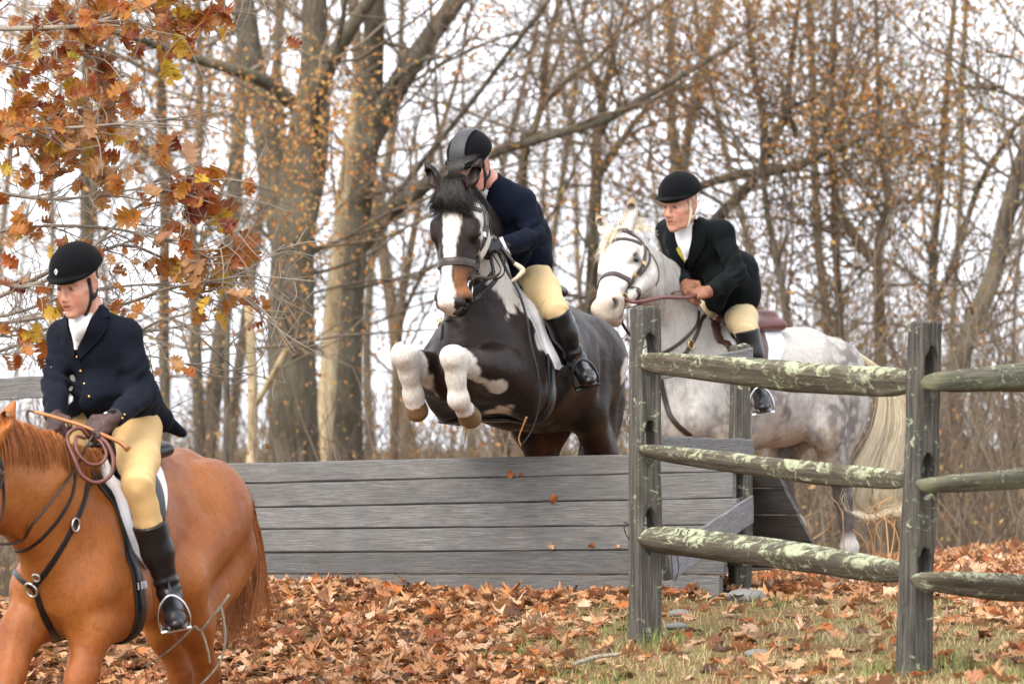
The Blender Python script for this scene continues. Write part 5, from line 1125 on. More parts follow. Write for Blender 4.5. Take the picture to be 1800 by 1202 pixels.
# ---- clothing details
def part_pp(name, R, m, ea, eb, trees=None, **k):
    r = pixpatch(trees or [R['bvh_j']], ea, eb, **k)
    if r: return mk(name, r[0], r[1], m, R['t'])
def stock_tie(R, r0=.063):
    ne, up = R['neck'], R['UP']; C, f, l, u, k = R['fr']
    F = Field(.004, .02); F.cone(ne-up*.06, r0+.008, ne+(C-u*.085*k-f*.03*k-ne)*.75, r0-.004, .02); F.cone(ne-up*.01+R['TF']*.040, .026, ne-up*.05+R['TF']*.045, .026, .02); F.ell(ne-up*.015+R['TF']*.064, np.stack([R['TF'], R['TL'], R['UP']]), (.022, .034, .026), .012)
    v, fc = F.mesh(lambda p: .003*np.sin((p-ne)@up*160+5*vnoise(p, 20, 2))+.002*vnoise(p, 60, 3)); mk('stock_tie', v, fc, M['linen'], R['t']); R['bvh_t'] = bvh(v, fc)
for R in (RA, RB, RC): stock_tie(R, .056 if R is RA else .062)
harness(RA, M['black_leather']); harness(RC, M['horn']); harness(RB, M['black_leather'])
JT = [RA['bvh_j']]
part_pp('shirt_front', RA, M['linen'], [(122,556), (125,578), (134,610)], [(166,548), (152,578), (139,614)], JT+[RA['bvh_t']], n=(10,14), off=.003, bul=.012)
part_pp('lapel', RA, M['navy'], [(170,543), (152,578), (137,616)], [(186,552), (182,584), (140,634)], off=.008, thick=.005)
part_pp('lapel', RA, M['navy'], [(120,557), (124,584), (135,614)], [(110,566), (112,592), (133,628)], off=.008, thick=.005)
part_pp('collar', RA, M['navy'], [(166,540), (172,546), (176,560)], [(176,538), (186,546), (192,558)], off=.010, thick=.006)
for px, py in ((136,627), (143,652), (149,675), (157,697), (214,735), (218,729)):
    q = drape(JT, [(px, py)])
    if q: v, f = ball(q[0][0]+q[0][1]*.003, (.0062 if px < 200 else .005), 10, 6); mk('button', v, f, M['brass'], RA['t'])
q = drape(JT+[RA['bvh_t']], [(126,581), (140,583)])
if len(q) == 2: mk_tube('tie_pin', [q[0][0]+A(0,-.018,0), q[1][0]+A(0,-.018,0)], .0022, M['brass'], RA['t'], 6)
q = drape([RA['bvh_h']], [(99,478)])
if q:
    n_ = q[0][1]; a_ = nrm(np.cross(A(0,0,1), n_)); b_ = np.cross(n_, a_); c_ = q[0][0]+n_*.001
    v = np.array([c_+a_*x*.0085+b_*y*.0125+n_*z for z in (0, .0025) for x, y in ((1,0),(0,1),(-1,0),(0,-1))]); f = [[4,5,6,7],[0,1,5,4],[1,2,6,5],[2,3,7,6],[3,0,4,7],[3,2,1,0]]
    bd = mk('badge', v, f, M['linen'], RA['t'], smooth=False)
    v = np.array([c_+a_*x*.0042+b_*y*.006+n_*z for z in (.0024, .0034) for x, y in ((1,0),(0,1),(-1,0),(0,-1))]); mk('badge_mark', v, f, M['black_leather'], bd, smooth=False)
part_pp('cuff', RB, M['linen'], [(878,420), (884,436), (890,447)], [(884,418), (891,434), (899,446)], [RB['bvh_j']], n=(5,10), off=.006)
part_pp('cuff', RA, M['linen'], [(183,727), (187,733), (191,738)], [(188,724), (192,730), (196,735)], [RA['bvh_j']], n=(4,6), off=.004)
# ventilated front panel of the middle rider's helmet
hc, f2, l2, u2 = RB['hframe']
pn = []
for a_ in np.linspace(-.25, 2.3, 30):
    d = nrm(f2*math.cos(a_)+u2*math.sin(a_)); r = cast([RB['bvh_h']], hc+d*.4, -d)
    if r: pn.append((r[0], d))
if len(pn) > 4: v, f = strip(pn, .085, .003, -.001); mk('helmet_panel', v, f, M['helmet_shell'], RB['t'])
q = cast([RB['bvh_h']], hc+nrm(f2+u2*.18)*.4, -nrm(f2+u2*.18)); 
if q: v, f = torus(q[0]+nrm(f2)*.006, (l2, u2, f2), .008, .002, 14, 6); mk('helmet_badge', v, f, M['steel'], RB['t'])
JT = [RC['bvh_j']]
part_pp('shirt_front', RC, M['linen'], [(1186,398), (1190,424), (1204,452)], [(1217,390), (1216,420), (1209,454)], JT+[RC['bvh_t']], n=(10,14), off=.004, bul=.012)
part_pp('waistcoat', RC, m_fabric('yellow_waistcoat', (.42,.36,.05), 700, .1, .8, 26, .2), [(1192,434), (1197,444), (1206,457)], [(1198,433), (1203,444), (1208,456)], JT+[RC['bvh_t']], off=.016, thick=.004)
part_pp('lapel', RC, M['black_wool'], [(1220,386), (1218,420), (1208,460)], [(1234,392), (1240,424), (1212,476)], off=.009, thick=.006)
part_pp('lapel', RC, M['black_wool'], [(1184,398), (1190,428), (1206,460)], [(1172,404), (1176,434), (1205,474)], off=.009, thick=.006)

# ---- manes, forelocks and tails
def rnd(a, b): return a+(b-a)*rs.rand()
def hair_part(name, paths, r0, m, parent, **k): v, f = strands(None, paths, r0, **k); return mk(name, v, f, m, parent)
def crest(H, t, mid): # t 0 poll .. 1 withers on the modelled crest
    a, b = H.K(-.02,0,0), H.L(-.04,0,.02); p = smooth_path(np.array([a, mid+H.u*.28*H.sc, b]), 41)[int(t*40)]; r = cast([H.bvh], p+H.u*.3, -H.u); return r[0] if r else p
P_ = []
for i in range(4200):
    t_ = rs.rand()**.9; c0 = crest(CH, t_, CH.pix(65,868,0))+CH.h*rnd(-.02,.02)+CH.l*rnd(-.015,.02); lf = rnd(.6, 1.15)*(1-.45*t_); o = CH.l*rnd(.25,1)+CH.h*rnd(-.55,.15)
    P_.append([c0-CH.u*.01, c0+CH.u*.060*lf+o*.015, c0+CH.u*.060*lf+o*.055*lf, c0-CH.u*.035*lf+o*.10*lf, c0-CH.u*(.10+.05*rs.rand())*lf+o*.11*lf])
hair_part('mane', P_, .0019, M['mane_chestnut'], CH.t)
P_ = []
clx = [(rs.randn()*15, rs.rand(), rs.randn()*.02, rs.randn()*14, rs.randn()*22) for _ in range(42)]
for i in range(1700):
    cx_, cs, cw, c3, c4 = clx[i % 42]; w_ = rnd(-.03,.03)+cw; q = [CH.L(-1.04,w_*.7,-.10), CH.pix(412+rs.randn()*3,838,w_), CH.pix(433+rs.randn()*4,878,w_)]; sx, sy = cx_+rs.randn()*4.5, np.clip(cs+rs.randn()*.15, 0, 1); lo = 880+sy*270
    for k_, (x, y) in enumerate(((450,940), (453,1010), (453+c3+rs.randn()*4,1080), (463+c4+rs.randn()*6,1145))):
        if y > lo: break
        q.append(CH.pix(x+sx*(.3+.28*k_)-6*(k_ > 1), y+rs.randn()*4, w_*(1.5+k_)))
    P_.append(q)
for i in range(380):
    w_ = rnd(-.05,.05); x0 = rnd(395,430); P_.append([CH.pix(420,860,w_), CH.pix(430+rs.randn()*6,930,w_), CH.pix(x0+rs.randn()*5,1010,w_), CH.pix(x0-4+rs.randn()*10,1060+rnd(-20,40),w_), CH.pix(x0-6+rs.randn()*16,1105+rnd(-20,40),w_)])
hair_part('tail', P_, .0019, M['mane_chestnut'], CH.t, npt=10)
H = PB; P_ = []
for i in range(2000):
    s = rs.randn()*.6; b = H.K(rnd(-.035,.02),rnd(-.02,.015),rnd(-.055,.055)); ln = rnd(.6,1.1); sd = 1 if rs.rand() > .40 else -1
    P_.append([b, b+H.hn*.040+H.u*.012, b+H.hn*.050+H.ha*.045*ln+H.hw*sd*.02*ln, b+H.hn*.040+H.ha*.080*ln+H.hw*sd*rnd(.02,.065)*ln, b+H.hn*.018+H.ha*rnd(.08,.125)*ln+H.hw*sd*rnd(.03,.09)*ln])
for i in range(420):
    b = H.K(-.03,.01,rnd(-.02,.04)); a = rnd(-.3,1.0); P_.append([b, b+H.u*.06+H.hn*.03, b+H.u*.10+H.hw*a*.05+H.hn*.02, b+H.u*rnd(.09,.14)+H.hw*a*.10-H.hn*.0])
hair_part('forelock', P_, .0019, M['mane_black'], H.t, npt=8)
P_ = []
for i in range(1200):
    t_ = rs.rand()*.35; c0 = crest(H, t_, H.pix(838,430,0)); o = H.l*rnd(.4,1.0)+A(0,0,0); P_.append([c0, c0+H.u*.03+o*.03, c0+o*.09-H.u*.03, c0+o*.12-H.u*.12*rnd(.4,1.3)])
hair_part('mane', P_, .0019, M['mane_black'], H.t)
P_ = []
for i in range(260):
    w_ = rnd(-.04,.06); P_.append([H.L(-1.06,w_*.5,-.10), H.L(-1.16,w_,-.16), H.L(-1.24,w_*1.4,-.40), H.L(-1.24,w_*1.8,-.75), H.L(-1.20,w_*2,-.95-.2*rs.rand())])
hair_part('tail', P_[:130], .0042, M['mane_white'], H.t); hair_part('tail', P_[130:], .0042, M['mane_black'], H.t)
H = GR; P_ = []
for i in range(80):
    b = H.K(rnd(-.03,.02),rnd(-.02,.01),rnd(-.05,.05)); ln = rnd(.5,1.15); P_.append([b, b+H.hn*.035+H.ha*.02, b+H.hn*.035+H.ha*.07*ln-H.hw*.025*ln, b+H.hn*.025+H.ha*.12*ln-H.hw*rnd(.02,.07)*ln, b+H.hn*.02+H.ha*.17*ln-H.hw*rnd(.04,.12)*ln])
hair_part('forelock', P_, .0012, M['mane_blond'], H.t)
P_ = []
for i in range(150):
    t_ = rs.rand()**1.5*.22; c0 = crest(H, t_, H.pix(1163,512,0)); P_.append([c0, c0+H.u*.03, c0+H.u*.055*rnd(.5,1.2)+A(.06,0,0)*rnd(0,1), c0+H.u*.04*rnd(0,1.4)+A(.13,.03,0)*rnd(.4,1.2)*(1-t_)-H.l*.05*t_])
hair_part('mane', P_, .0018, M['mane_blond'], H.t)
P_ = []
clg = [(rs.randn()*10, rs.rand()**.7, rs.randn()*.03, rs.randn()*8, rs.rand()) for _ in range(46)]
for i in range(2300):
    cx_, e, cw, c3, c5 = clg[i % 46]; w_ = rnd(-.02,.02)+cw; sx = cx_+rs.randn()*3.0; j_ = lambda a: rs.randn()*a
    q = [H.L(-1.05,w_*.5,-.06), H.pix(1540+sx*.3,650+j_(2),w_), H.pix(1566+sx*.9,684+j_(4),w_), H.pix(1572+sx*1.5,745+j_(3),w_*1.6), H.pix(1555+sx*1.7+c3*.6,806+j_(3),w_*2.0), H.pix(1540+sx*1.9+c3,856+j_(3),w_*2.4)]
    if e > .3: q += [H.pix(1540+sx*2.0+c3*1.2+j_(3),884+8*c5+j_(3),w_*2.4), H.pix(1560+sx*1.7+c3+18*c5+j_(3),902+8*c5+j_(3),w_*2.4), H.pix(1578+sx*1.4+14*c5+j_(3),888+10*c5+j_(4),w_*2.4)]
    P_.append(q)
hair_part('tail', P_, .0021, M['mane_blond'], H.t, npt=16)
# ================================================================== split rail fence, plank jump
GREYW = [(.055,.050,.046), (.150,.143,.135), (.300,.290,.275)]
MW_POST = m_wood('grey_post_wood', [(.034,.031,.028), (.092,.086,.078), (.20,.192,.178)], .12, False, 1.0, .05)
MW_RAIL = m_wood('lichened_rail_wood', [(.045,.038,.026), (.120,.104,.078), (.25,.232,.19)], .75, True, .5, .22, (.15,.145,.085))
MW_RAIL2 = m_wood('mossy_rail_wood', [(.055,.048,.036), (.14,.130,.10), (.27,.265,.225)], .4, True, .5, .55, (.20,.22,.12))
MW_PLANK = m_wood('silvered_plank', [(.070,.069,.068), (.140,.138,.136), (.24,.237,.234)], 0, True, 1.0, knots=True)
MW_BOARD = m_wood('pale_grey_board', [(.12,.12,.125), (.22,.218,.228), (.32,.318,.33)], 0, True, .6)
MW_PALE = m_wood('bleached_board', [(.10,.10,.10), (.20,.20,.20), (.30,.30,.295)], .10, True, .6)
def post(label, top, D, base_py, wpx, holes, yaw, group=None, lean=0.0):
    """square post with through mortices; holes as pixel rows"""
    tp = P(top[0], top[1], D); bz = P(0, base_py, D)[2]-.12; w = wpx/FPX*D/2
    bx = P(top[2], base_py, D)[0]; F = Field(.0065, .01); n = 9
    ax = np.stack([A(math.cos(yaw), math.sin(yaw), 0), A(-math.sin(yaw), math.cos(yaw), 0), A(0,0,1)])
    t = thing('fence_post', label, 'fence post', (bx, D, bz+.12), group)
    H_ = tp[2]-bz; up = nrm(A(tp[0]-bx, 0, H_)); c = A(bx, D, bz)
    # field by hand: a rough box with mortices
    h = .0065; lo = np.minimum(A(bx, D, bz), tp)-.17; hi = np.maximum(A(bx, D, bz), tp)+.17; n = np.ceil((hi-lo)/h).astype(int)+1
    g = [lo[i]+h*np.arange(n[i]) for i in range(3)]; X, Y, Z = g[0][:, None, None], g[1][None, :, None], g[2][None, None, :]
    s = (Z-bz)/H_; cx = bx+(tp[0]-bx)*s; u = (X-cx)*ax[0,0]+(Y-D)*ax[0,1]; v_ = (X-cx)*ax[1,0]+(Y-D)*ax[1,1]
    ww = w*(1.22-.10*s)/(abs(math.cos(yaw))+abs(math.sin(yaw)))
    du, dv = np.abs(u)-ww, np.abs(v_)-ww*.95; rr = .014; f2 = np.sqrt(np.maximum(du+rr, 0)**2+np.maximum(dv+rr, 0)**2)+np.minimum(np.maximum(du, dv)+rr, 0)-rr
    fld = np.maximum(f2, np.maximum(Z-tp[2]-.006*np.sin(X*70+1)*np.cos(Y*55), bz-Z))
    for py, hh in holes:
        hz = P(0, py, D)[2]; fld = np.maximum(fld, -(np.sqrt((v_/.032)**2+((Z-hz)/(hh*.9))**2)-1)*.03)
    I = np.argwhere(np.abs(fld) < .04); pts = lo+I*h; q = pts.copy(); q[:, 2] *= .08
    fld[I[:,0], I[:,1], I[:,2]] += .004*vnoise(q, 26, 1)+.0028*vnoise(q, 70, 2)+.0035*vnoise(pts, 9, 3)+.004*np.clip(vnoise(q*A(1,1,.5), 48, 5)-.45, 0, 1)*2
    vv, ff = nets(fld.astype(np.float32), lo, h); mk('body', vv, ff, MW_POST, t); return t
PY1, PY2 = math.radians(62), math.radians(60)
post('weathered fence post in the middle, with the plank jump ending behind it', (1134,540,1134), 21.8, 1117, 54, [(622,.10),(778,.10),(932,.10)], math.radians(-66), 'split rail fence posts')
post('tall weathered fence post on the right, nearest the camera', (1628,565,1604), 19.8, 1182, 58, [(655,.10),(835,.10),(998,.10)], math.radians(-60), 'split rail fence posts')
def rail(label, pts, r, seed, m, hew=(1.0, .85), taper=.16, group='split rails of the fence'):
    """split log: irregular wedge section drawn out along a sagging line"""
    rng = np.random.RandomState(seed); n, k = 46, 18; p = smooth_path(np.array([P(*q) for q in pts]), n); s = np.linspace(0, 1, n); L = np.linalg.norm(p[-1]-p[0])
    a = np.arange(k)*2*math.pi/k; prof = 1+.19*np.cos(2*a+rng.rand()*6)+.17*np.cos(3*a+rng.rand()*6)+.05*np.cos(5*a+rng.rand()*6); prof = np.clip(prof, .74, 1.16)
    tg = nrm(p[-1]-p[0]); x = nrm(np.cross(tg, A(0,0,1))); z = np.cross(x, tg); V = []
    rr = np.interp(s, np.linspace(0, 1, len(r)), r)*.93
    for i in range(n):
        e = min(s[i], 1-s[i])*L; t_ = 1-(taper*2.4)*math.exp(-e/.05); ph = .25*math.sin(s[i]*3+seed)
        q = prof*(1+.07*vnoise(np.stack([np.cos(a)*2, np.sin(a)*2, np.full(k, s[i]*5)], 1), 1.6, seed)+.11*vnoise(np.stack([np.cos(a)*5, np.sin(a)*5, np.full(k, s[i]*2.2)], 1), 1.5, seed+1)+.07*vnoise(np.stack([np.cos(a)*9, np.sin(a)*9, np.full(k, s[i]*3)], 1), 1.5, seed+2))
        V.append(p[i]+(x[None]*(np.cos(a+ph)*q*hew[1])[:, None]+z[None]*(np.sin(a+ph)*q*hew[0])[:, None])*rr[i]*t_)
    V = np.concatenate(V+[p[:1], p[-1:]]); F = [[i*k+j, i*k+(j+1) % k, (i+1)*k+(j+1) % k, (i+1)*k+j] for i in range(n-1) for j in range(k)]
    m_ = n*k; F += [[(j+1) % k, j, m_] for j in range(k)]+[[(n-1)*k+j, (n-1)*k+(j+1) % k, m_+1] for j in range(k)]
    uv = np.concatenate([np.stack([np.full(k, s[i]*L), a*.055], 1) for i in range(n)]+[np.zeros((2, 2))])
    o = mk('fence_rail', V, F, m, uv=uv, loc=p[n//2]); return tag(o, label, 'fence rail', group)
rail('top rail between the two posts, thickly crusted with pale green lichen', [(1128,634,21.72),(1290,650,21.2),(1450,664,20.6),(1600,672,20.0)], [.044,.058,.060,.056], 3, MW_RAIL)
rail('middle rail between the two posts, sagging to the right with lichen patches', [(1128,790,21.72),(1290,812,21.2),(1450,832,20.6),(1592,846,20.0)], [.034,.050,.052,.042], 4, MW_RAIL)
rail('bottom rail between the two posts, mossy and sloping down to the right', [(1130,944,21.72),(1290,962,21.2),(1450,984,20.6),(1590,1004,20.0)], [.054,.060,.056,.050], 5, MW_RAIL)
rail('top rail running off the right edge, greenish grey and flat', [(1624,674,19.66),(1662,672,19.70),(1800,664,20.1),(1960,656,21.0)], [.042,.056,.058,.058], 6, MW_RAIL2, (1.0,.7))
rail('middle rail running off the right edge, split wedge with a pale face', [(1616,852,19.66),(1656,850,19.70),(1800,838,20.1),(1960,826,21.0)], [.036,.052,.050,.050], 7, MW_RAIL2, (.9,.8))
rail('bottom rail running off the right edge, dark and lichened', [(1608,1018,19.66),(1650,1021,19.70),(1800,1030,20.1),(1960,1036,21.0)], [.040,.056,.054,.054], 8, MW_RAIL)
# rails of the far bay of fence behind the jump
def plank_v(a, b, c, d, nrml, th, nseg=14, seed=0, wob=.004):
    """board with corners a(top left) b(top right) c(bottom right) d(bottom left); rough edges, real thickness"""
    rng = np.random.RandomState(seed); s = np.linspace(0, 1, nseg); T = a[None]*(1-s[:, None])+b[None]*s[:, None]; Bo = d[None]*(1-s[:, None])+c[None]*s[:, None]; up = nrm(a-d); nn = nrm(nrml)
    T = T+up*(rng.randn(nseg)*wob*.6)[:, None]; Bo = Bo+up*(rng.randn(nseg)*wob*.6)[:, None]; bow = (wob*1.6*np.sin(s*math.pi*rng.uniform(.6,1.6)+rng.rand()*3))[:, None]*nn; b_ = min(.006, th*.3); M_ = (T+Bo)/2
    rows = [T-up*b_+nn*th/2, M_+nn*th/2+nn*rng.randn()*wob*.5, Bo+up*b_+nn*th/2, Bo+nn*(th/2-b_), Bo-nn*(th/2-b_), Bo+up*b_-nn*th/2, T-up*b_-nn*th/2, T-nn*(th/2-b_), T+nn*(th/2-b_)]
    k = len(rows); V = np.stack([r+bow for r in rows], 1).reshape(-1, 3); F = [[i*k+j, i*k+(j+1) % k, (i+1)*k+(j+1) % k, (i+1)*k+j] for i in range(nseg-1) for j in range(k)]+[list(range(k))[::-1], [(nseg-1)*k+j for j in range(k)]]
    L = np.linalg.norm(b-a); w = np.linalg.norm(a-d); vv = [w, w/2, 0, -.01, -.02, -.03, w+.05, w+.04, w+.01]; uv = np.stack([np.repeat(s*L, k)+seed*3.7, np.tile(vv, nseg)+seed*1.3], 1); return V, F, uv
DJ = lambda px: 24.3+(1105-px)*.0026                     # the jump runs away to the left
def JP(px, py, lean=0.0): D = DJ(px)-lean; return P(px, py, D)
jump = thing('plank_jump', 'wide jump of weathered grey horizontal planks under the piebald horse', 'jump', P(860, 1020, DJ(860)))
nj_ = nrm(np.cross(JP(1105,800)-JP(480,800), A(0,0,1))); nj_ = nj_ if nj_[1] < 0 else -nj_
xl, xr = 330, 1303
rowsL = [813, 851, 892.5, 931, 971, 1009, 1046]; rowsC = [790, 826, 872, 919.5, 962, 1008, 1050]   # at px 370 and 1105
for i in range(6):
    yl = lambda px, q: q[0]+(q[1]-q[0])*(px-370)/(1105-370)
    tl_, bl_ = (rowsL[i], rowsC[i]), (rowsL[i+1], rowsC[i+1]); g = .8+(.8 if i in (0,2,4) else 0); lean = .035*(i+.5)
    xa, xb = xl-8*(i % 2), xr-(0,6,3,9,4,8)[i]*2-(i > 3)*20
    gy = lambda px: 6*max(0, (px-1105)/200)
    c_ = [JP(xa, yl(xa, tl_)+g, .035*i), JP(xb, yl(1105, tl_)+g-gy(xb)*.3+(xb-1105)*.02, .035*i), JP(xb, yl(1105, bl_)-g+(xb-1105)*.02, .035*(i+1)), JP(xa, yl(xa, bl_)-g, .035*(i+1))]
    v, f, uv = plank_v(*c_, nj_, .026, 18, 20+i, .0016); mk('plank', v, f, MW_PLANK, jump, uv=uv, smooth=False)
# back face of the coop and its frame
for i in range(4):
    o = -nj_*(.16+.10*i); c_ = [JP(xl,820)+o-A(0,0,.13*i), JP(1318,812)+o-A(0,0,.13*i), JP(1322,812)+o-A(0,0,.125+.13*i)-nj_*.09, JP(xl,820)+o-A(0,0,.125+.13*i)-nj_*.09]
    v, f, uv = plank_v(*c_, -nj_, .024, 8, 40+i); mk('plank', v, f, MW_PLANK, jump, uv=uv, smooth=False)
for px in (420, 860, 1288):
    v, f = box(JP(px, 905)-nj_*.06, np.stack([np.cross(nj_, A(0,0,1)), nj_, A(0,0,1)]), (.045, .035, .24), .004); mk('upright', v, f, MW_POST, jump, smooth=False)
for px, dy_ in ((392,-6), (396,7), (690,-6), (694,8), (856,-5), (860,7), (1010,-7), (1013,6), (1086,-6), (1089,8)):
    for i in range(5):
        q = JP(px, rowsL[i]+(rowsC[i]-rowsL[i])*(px-370)/735+20+dy_, .035*(i+.5))+nj_*.014; v, f = ball(q, (.0065,.004,.0065), 7, 4); mk('nail_head', v, f, M['black_leather'], jump)
# back post and boards of the angled wing between the jump and the middle post
post('short jagged post where the boards of the jump wing end', (1301,606,1301), 24.0, 1012, 36, [], math.radians(15), None)
def board(label, q, th, seed, m, nn=nj_):
    a, b, c, d = [P(*x) for x in q]; v, f, uv = plank_v(a, b, c, d, nn, th, 12, seed, .003); o = mk('board', v, f, m, uv=uv, smooth=False, loc=(a+c)/2); return tag(o, label, 'board', 'boards of the jump wing')
wn_ = nrm(A(.35, -1, 0))
board('upper board rising behind the top rail to the jagged post', [(1160,642,21.95),(1322,611,23.9),(1322,633,23.9),(1160,668,21.95)], .022, 61, MW_PALE, wn_)
board('broken board behind the middle rail nailed to the jagged post', [(1164,766,21.95),(1324,772,23.9),(1325,800,23.9),(1164,806,21.95)], .022, 62, MW_PALE, wn_)
board('pale diagonal board crossing the lower corner of the jump', [(1178,962,22.0),(1323,869,23.85),(1324,918,23.85),(1182,1020,22.0)], .024, 63, MW_BOARD, wn_)
o = board('dark narrow stake standing beside the foot of the middle post', [(1160,962,21.98),(1172,962,21.98),(1180,1018,21.98),(1166,1020,21.98)], .02, 64, MW_POST, wn_)
board('dark slanting end board closing the back of the plank jump', [(1318,836,24.2),(1326,842,24.3),(1356,1000,24.9),(1310,1004,24.5)], .03, 65, MW_POST, nrm(A(.6,-.7,0)))
o = mk_tube('wire', [P(1106,922,21.72), P(1098,918,21.68), P(1097,928,21.66), P(1101,940,21.7), P(1107,948,21.72)], .0022, M['black_leather'], None, 6, 20); tag(o, 'thin wire loop on the left side of the middle fence post', 'wire')
o = mk_tube('wire', [P(1182,960,21.9), P(1190,978,21.9), P(1193,1000,21.9), P(1186,1022,21.9)], .0022, M['black_leather'], None, 6, 20); tag(o, 'thin wire hanging in front of the pale diagonal board', 'wire')
# far fence behind the woman
fp = thing('board_fence', 'grey fence board behind the waist of the woman in navy', 'fence', P(60, 900, 27))
v, f, uv = plank_v(P(-60,668,27.2), P(150,656,26.6), P(150,694,26.6), P(-60,708,27.2), A(.2,-1,0), .03, 12, 71, .003); mk('board', v, f, MW_PALE, fp, uv=uv, smooth=False)
v, f, uv = plank_v(P(-60,800,27.2), P(150,790,26.6), P(150,830,26.6), P(-60,840,27.2), A(.2,-1,0), .03, 12, 72, .003); mk('board', v, f, MW_PALE, fp, uv=uv, smooth=False)
v, f = box(P(152,830,26.75), np.eye(3), (.06,.06,.62), .006); mk('post', v, f, MW_POST, fp, smooth=False)
# ================================================================== fallen oak leaves, grass, twigs, the near oak branch
def oak_leaf(rng, nl=4, curl=.5, wd=.36, sinus=(.34, .60)):
    """pointed-lobed oak leaf, length 1 along x, stalk at the origin; folded and curled"""
    mid = np.linspace(0, 1, nl+2); V = [A(-.10,0,0)]; F = []
    for x in mid: V.append(A(x, 0, 0))
    idx = {}; sides = []
    for s in (1, -1):
        prev = None; row = []
        for i in range(nl):
            x0 = (i+.35)/(nl+.6)*.92; w = wd*(.55+.75*math.sin(math.pi*min(1, (i+.9)/nl*.85)))*rng.uniform(.82, 1.15)
            row += [A(x0, s*wd*rng.uniform(*sinus), 0), A(x0+.055, s*w*.78, 0), A(x0+.125*rng.uniform(.85,1.2), s*w, 0), A(x0+.135, s*w*.80, 0), A(x0+.19*rng.uniform(.95,1.05), s*w*.84, 0)]
        row += [A(.90, s*.05, 0)]
        b = len(V); V += row; sides.append((s, b, len(row)))
    for s, b, n in sides:
        m = lambda x: 1+int(np.argmin(np.abs(mid-x)))
        for k in range(n-1):
            a0, a1 = m(V[b+k][0]*.92), m(V[b+k+1][0]*.92); q = [[a0, b+k, b+k+1]]
            if a1 != a0: q.append([a0, b+k+1, a1])
            for t in q: F.append(t if s < 0 else t[::-1])
        t = [1, b, m(V[b][0]*.92)]; 
        if t[2] != 1: F.append(t if s < 0 else t[::-1])
        t = [m(.92), b+n-1, nl+2]; F.append(t if s < 0 else t[::-1])
    F.append([0, 1, sides[0][1]]); F.append([0, sides[1][1], 1])
    V = np.array(V); fold = rng.uniform(.1, .6); x, y = V[:, 0].copy(), V[:, 1].copy()
    V[:, 2] = np.abs(y)*fold+curl*.55*(x-.4)**2*rng.choice([1, -1])+.06*np.sin(x*7+rng.rand()*6)*np.sign(y)+curl*y*y*rng.uniform(-1.6, 1.6)
    V[:, 1] += .16*rng.randn()*(x**2); tw_ = rng.randn()*.9*(x-.3); V[:, 1], V[:, 2] = V[:, 1]*np.cos(tw_)-V[:, 2]*np.sin(tw_), V[:, 1]*np.sin(tw_)+V[:, 2]*np.cos(tw_); V[1:, :2] += rng.randn(len(V)-1, 2)*.018; return V, F
rng = np.random.RandomState(21); LEAVES = [(oak_leaf(rng, (3,3,2,4)[k_ % 4], rng.uniform(.5, 1.8), rng.uniform(.34, .46)) if k_ % 2 else oak_leaf(rng, 4, rng.uniform(.5, 1.6), rng.uniform(.29, .40), (.26, .42))) for k_ in range(14)]
rng = np.random.RandomState(22); OAKL = [oak_leaf(rng, 4, rng.uniform(.4, 1.3), rng.uniform(.30, .38), (.22, .34)) for _ in range(8)]
def m_litter():
    t = NT('fallen_oak_leaves'); col = t.attr('Col'); n = t.noise(t.coord('Object'), 55, 4, .7); g = t.node('ShaderNodeNewGeometry').outputs['Backfacing']
    c = t.mix(t.ramp(n, [(.40, 0), (.72, .55)]), col, t.mix(1.0, col, (.45,.36,.30), 'MULTIPLY')); c = t.mix(t.math('MULTIPLY', g, .30), c, (.46,.30,.19)); return t.done(c, .62, .28, t.bump(n, .3, .004), trans=.22)
M_LIT = m_litter()
PAL = np.array([(.43,.195,.078), (.47,.25,.115), (.42,.140,.036), (.31,.088,.026), (.55,.32,.17), (.60,.40,.26), (.20,.070,.028), (.10,.045,.025), (.45,.23,.10), (.40,.16,.055)]); PW = np.array([.19,.16,.11,.07,.13,.08,.09,.05,.08,.04])
def cover(x, y):
    """how thick the leaves lie, 0..1"""
    jx = x-.15-(y-22)*-.02; left = sstep(.55, -.35, x+.25*vnoise(np.stack([x,y,x*0],-1), 1.4, 3)); back = sstep(23.0, 23.9, y-.35*np.clip(x-.6,0,3)*0+.4*vnoise(np.stack([x,y,x*0],-1), 1.2, 8))
    nz = vnoise(np.stack([x,y,x*0],-1), 1.5, 12); right = sstep(1.55, 2.3, x)*sstep(19.2, 20.4, y)*(.35+.5*sstep(-.2,.5,nz)); patch_ = .7*sstep(.25, .6, nz)
    fr = .8*sstep(.75, .2, np.abs((x-1.05)*.55+(y-22.2))/1.0)*sstep(.5,.9,x)*sstep(-.45,.25,nz); return np.clip(np.maximum.reduce([left, back*.9, right, patch_*.55, fr, x*0+.16]), 0, 1)
rng = np.random.RandomState(31)
def scatter(n, tall, big=1.0):
    x = rng.uniform(-3.2, 4.6, n*3); y = rng.uniform(17.4, 31, n*3)**1.0; k = (np.abs(x) < y*.135) & (rng.rand(n*3) < cover(x, y)**1.3); x, y = x[k][:n], y[k][:n]; return x, y
def leaf_place(x, y, k, sz, tall):
    """4x3 transforms of leaves lying loosely on the slope"""
    n = len(x); z = gz(x, y); yaw = rng.uniform(0, 2*math.pi, n); tilt = np.abs(rng.randn(n))*tall; ta = rng.uniform(0, 2*math.pi, n)
    nn = np.stack([np.cos(ta)*np.sin(tilt), np.sin(ta)*np.sin(tilt), np.cos(tilt)], -1); flip = rng.rand(n) < .4; nn[flip] *= -1
    a = np.stack([np.cos(yaw), np.sin(yaw), np.zeros(n)], -1); a -= nn*(a*nn).sum(1)[:, None]; a /= np.linalg.norm(a, axis=1)[:, None]; b = np.cross(nn, a); return x, y, z, a, b, nn
